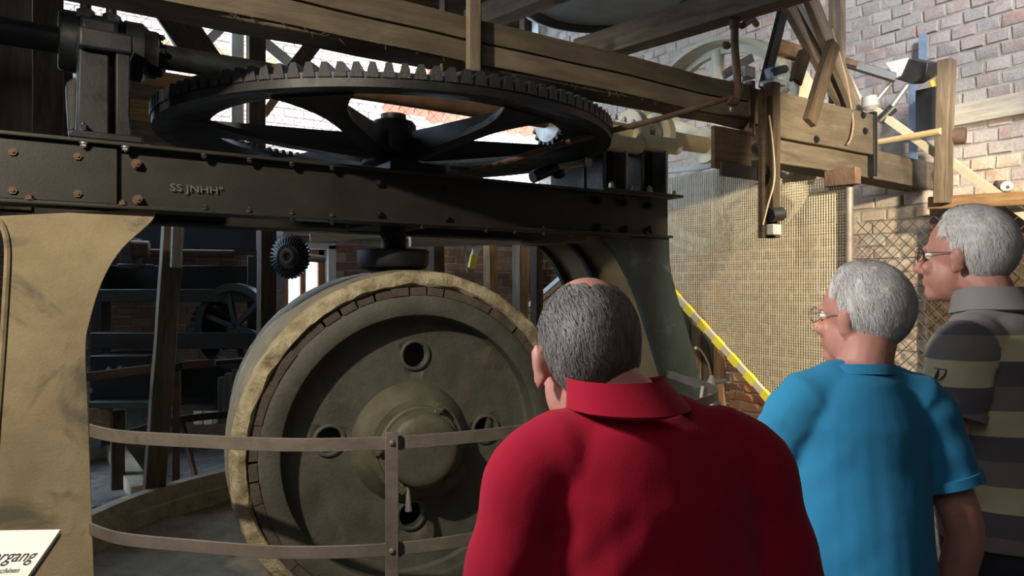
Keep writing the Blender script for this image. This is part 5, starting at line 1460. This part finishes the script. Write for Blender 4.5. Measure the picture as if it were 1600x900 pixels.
        p1 = p + tv_ * ln * .5 + n_ * .0025; p2 = p + tv_ * ln + n_ * rs_.uniform(-.002, .003)
        st_.add([p - sd_, p + sd_, p1 + sd_, p1 - sd_, p2], [(0, 1, 2, 3), (3, 2, 4)])
    st_.build('hair_strands', hair_m, None, kind='stuff').parent = root
    if glasses:
        gl = MB()
        for s in (1, -1):
            ring = [hd(.033 * s + .023 * math.cos(t), .098 - .006 * abs(math.cos(t)), .004 + .018 * math.sin(t)) for t in [i * math.pi / 10 for i in range(20)]]
            gl.path(ring, .0012, 5, True)
            gl.path([hd(.056 * s, .094, .008), hd(.070 * s, .06, .010), hd(.0835 * s, .0, .010), hd(.084 * s, -.02, -.004)], .0015, 5)
        gl.path([hd(-.010, .098, .008), hd(0, .102, .010), hd(.010, .098, .008)], .0012, 5)
        go = gl.build('glasses_frame', M['steel'] if glasses == 'steel' else M['plastic_black'], None); go.parent = root
        for s in (1, -1):
            n = 20; lm = MB(); v0 = [hd(.033 * s + .022 * math.cos(2 * math.pi * i / n), .0975, .004 + .017 * math.sin(2 * math.pi * i / n)) for i in range(n)]
            lm.prism(v0, Rh @ Vector((0, .0012, 0))); lm.build('lens', M['glass'], None).parent = go
    return root, tz, V3, sl_pts

red = fabric('crimson_polo_cotton', (.36, .006, .028))
blue = fabric('turquoise_cotton', (.03, .225, .43))
stripe = fabric('striped_polo_cotton', None, 'stripe', 0)
stripe_s = fabric('striped_sleeve_cotton', None, 'stripe', -.064)
M['stripe_collar'] = fabric('grey_polo_collar', (.26, .25, .25))

person('man seen from behind in a crimson polo shirt with thinning grey hair', .23, 1.14, 10, 1.765, 6, -3, (-.02, .03, 0), red, hair_grey, True, 1.0,
       [((-.262, -.0, 1.10), (-.26, .12, .88), (0, .2, -1)), ((.245, -.01, 1.10), (.26, .10, .88), (0, .2, -1))], .80, 'polo', None, head_off=(-.062, .02, -.07), belly=1.1, hz=1.08)
person('man with silver hair and glasses in a turquoise t-shirt, his back half turned', .845, 1.70, -4, 1.76, 40, 0, (.0, .03, 0), blue, hair_silver, False, .80,
       [((-.225, .10, 1.16), (-.18, .33, 1.06), (.3, 1, .1)), ((.218, -.04, 1.12), (.215, .03, .88), (-.1, .2, -1))], .62, 'crew', 'steel', head_off=(.028, .0, -.02), belly=1.12)
tall, tz_, V3_, slp = person('tallest man, white haired with glasses, in a striped grey and cream polo shirt', 1.425, 2.02, 34, 1.915, 8, 2, (-.02, .05, 0), stripe, hair_white, False, 1.03,
       [((-.265, .03, 1.14), (-.25, .15, .92), (0, .3, -1)), ((.27, -.02, 1.14), (.26, .09, .90), (0, .2, -1))], .62, 'polo', 'black', sleeve_mat=stripe_s, head_off=(.0, .0, .0))
# embroidered mark on the near sleeve: a letter P with a heavy stem
s0, el, wr = slp[-1]
def sleeve_mark(root, s0, el, t, ang, size):
    """flat dark embroidered P lying just off the sleeve, facing outwards"""
    d = (el - s0).normalized(); o1 = Vector((-1, 0, 0)); o1 = (o1 - d * o1.dot(d)).normalized(); o2 = d.cross(o1)
    c = s0 + d * t; r = .0795 * 1.914 / 1.75 + .009
    mb = MB()
    def pt(u, v, off=0):     # u across the sleeve, v up the sleeve
        a = ang - u / r
        return c - d * v + (o1 * math.cos(a) + o2 * math.sin(a)) * (r + off)
    def quad(u0, v0, u1, v1, w0, w1, n=5):
        L_ = math.hypot(u1 - u0, v1 - v0); nx, ny = -(v1 - v0) / L_, (u1 - u0) / L_; vs = []
        for i in range(n + 1):
            f = i / n; u = u0 + (u1 - u0) * f; v = v0 + (v1 - v0) * f; w_ = w0 + (w1 - w0) * f
            for sg_, off in ((-1, 0), (1, 0), (1, .0022), (-1, .0022)): vs.append(pt(u + nx * w_ * sg_, v + ny * w_ * sg_, off))
        mb.add(vs, [(i * 4 + j, i * 4 + 4 + j, i * 4 + 4 + (j + 1) % 4, i * 4 + (j + 1) % 4) for i in range(n) for j in range(4)] + [(0, 1, 2, 3), (n * 4 + 3, n * 4 + 2, n * 4 + 1, n * 4)])
    S = size
    quad(-.45 * S, .5 * S, .45 * S, .5 * S, .035 * S, .035 * S)
    quad(-.12 * S, .5 * S, -.12 * S, .1 * S, .05 * S, .1 * S)
    quad(-.12 * S, .12 * S, -.2 * S, -.55 * S, .12 * S, .16 * S)
    quad(.45 * S, .5 * S, .38 * S, 0, .04 * S, .05 * S)
    quad(.38 * S, 0, .05 * S, -.42 * S, .05 * S, .035 * S)
    quad(-.2 * S, -.5 * S, -.42 * S, -.42 * S, .06 * S, .03 * S)
    o = mb.build('embroidered_letter', M['ink'], None); o.parent = root
sleeve_mark(tall, s0, el, .085, .06, .034)
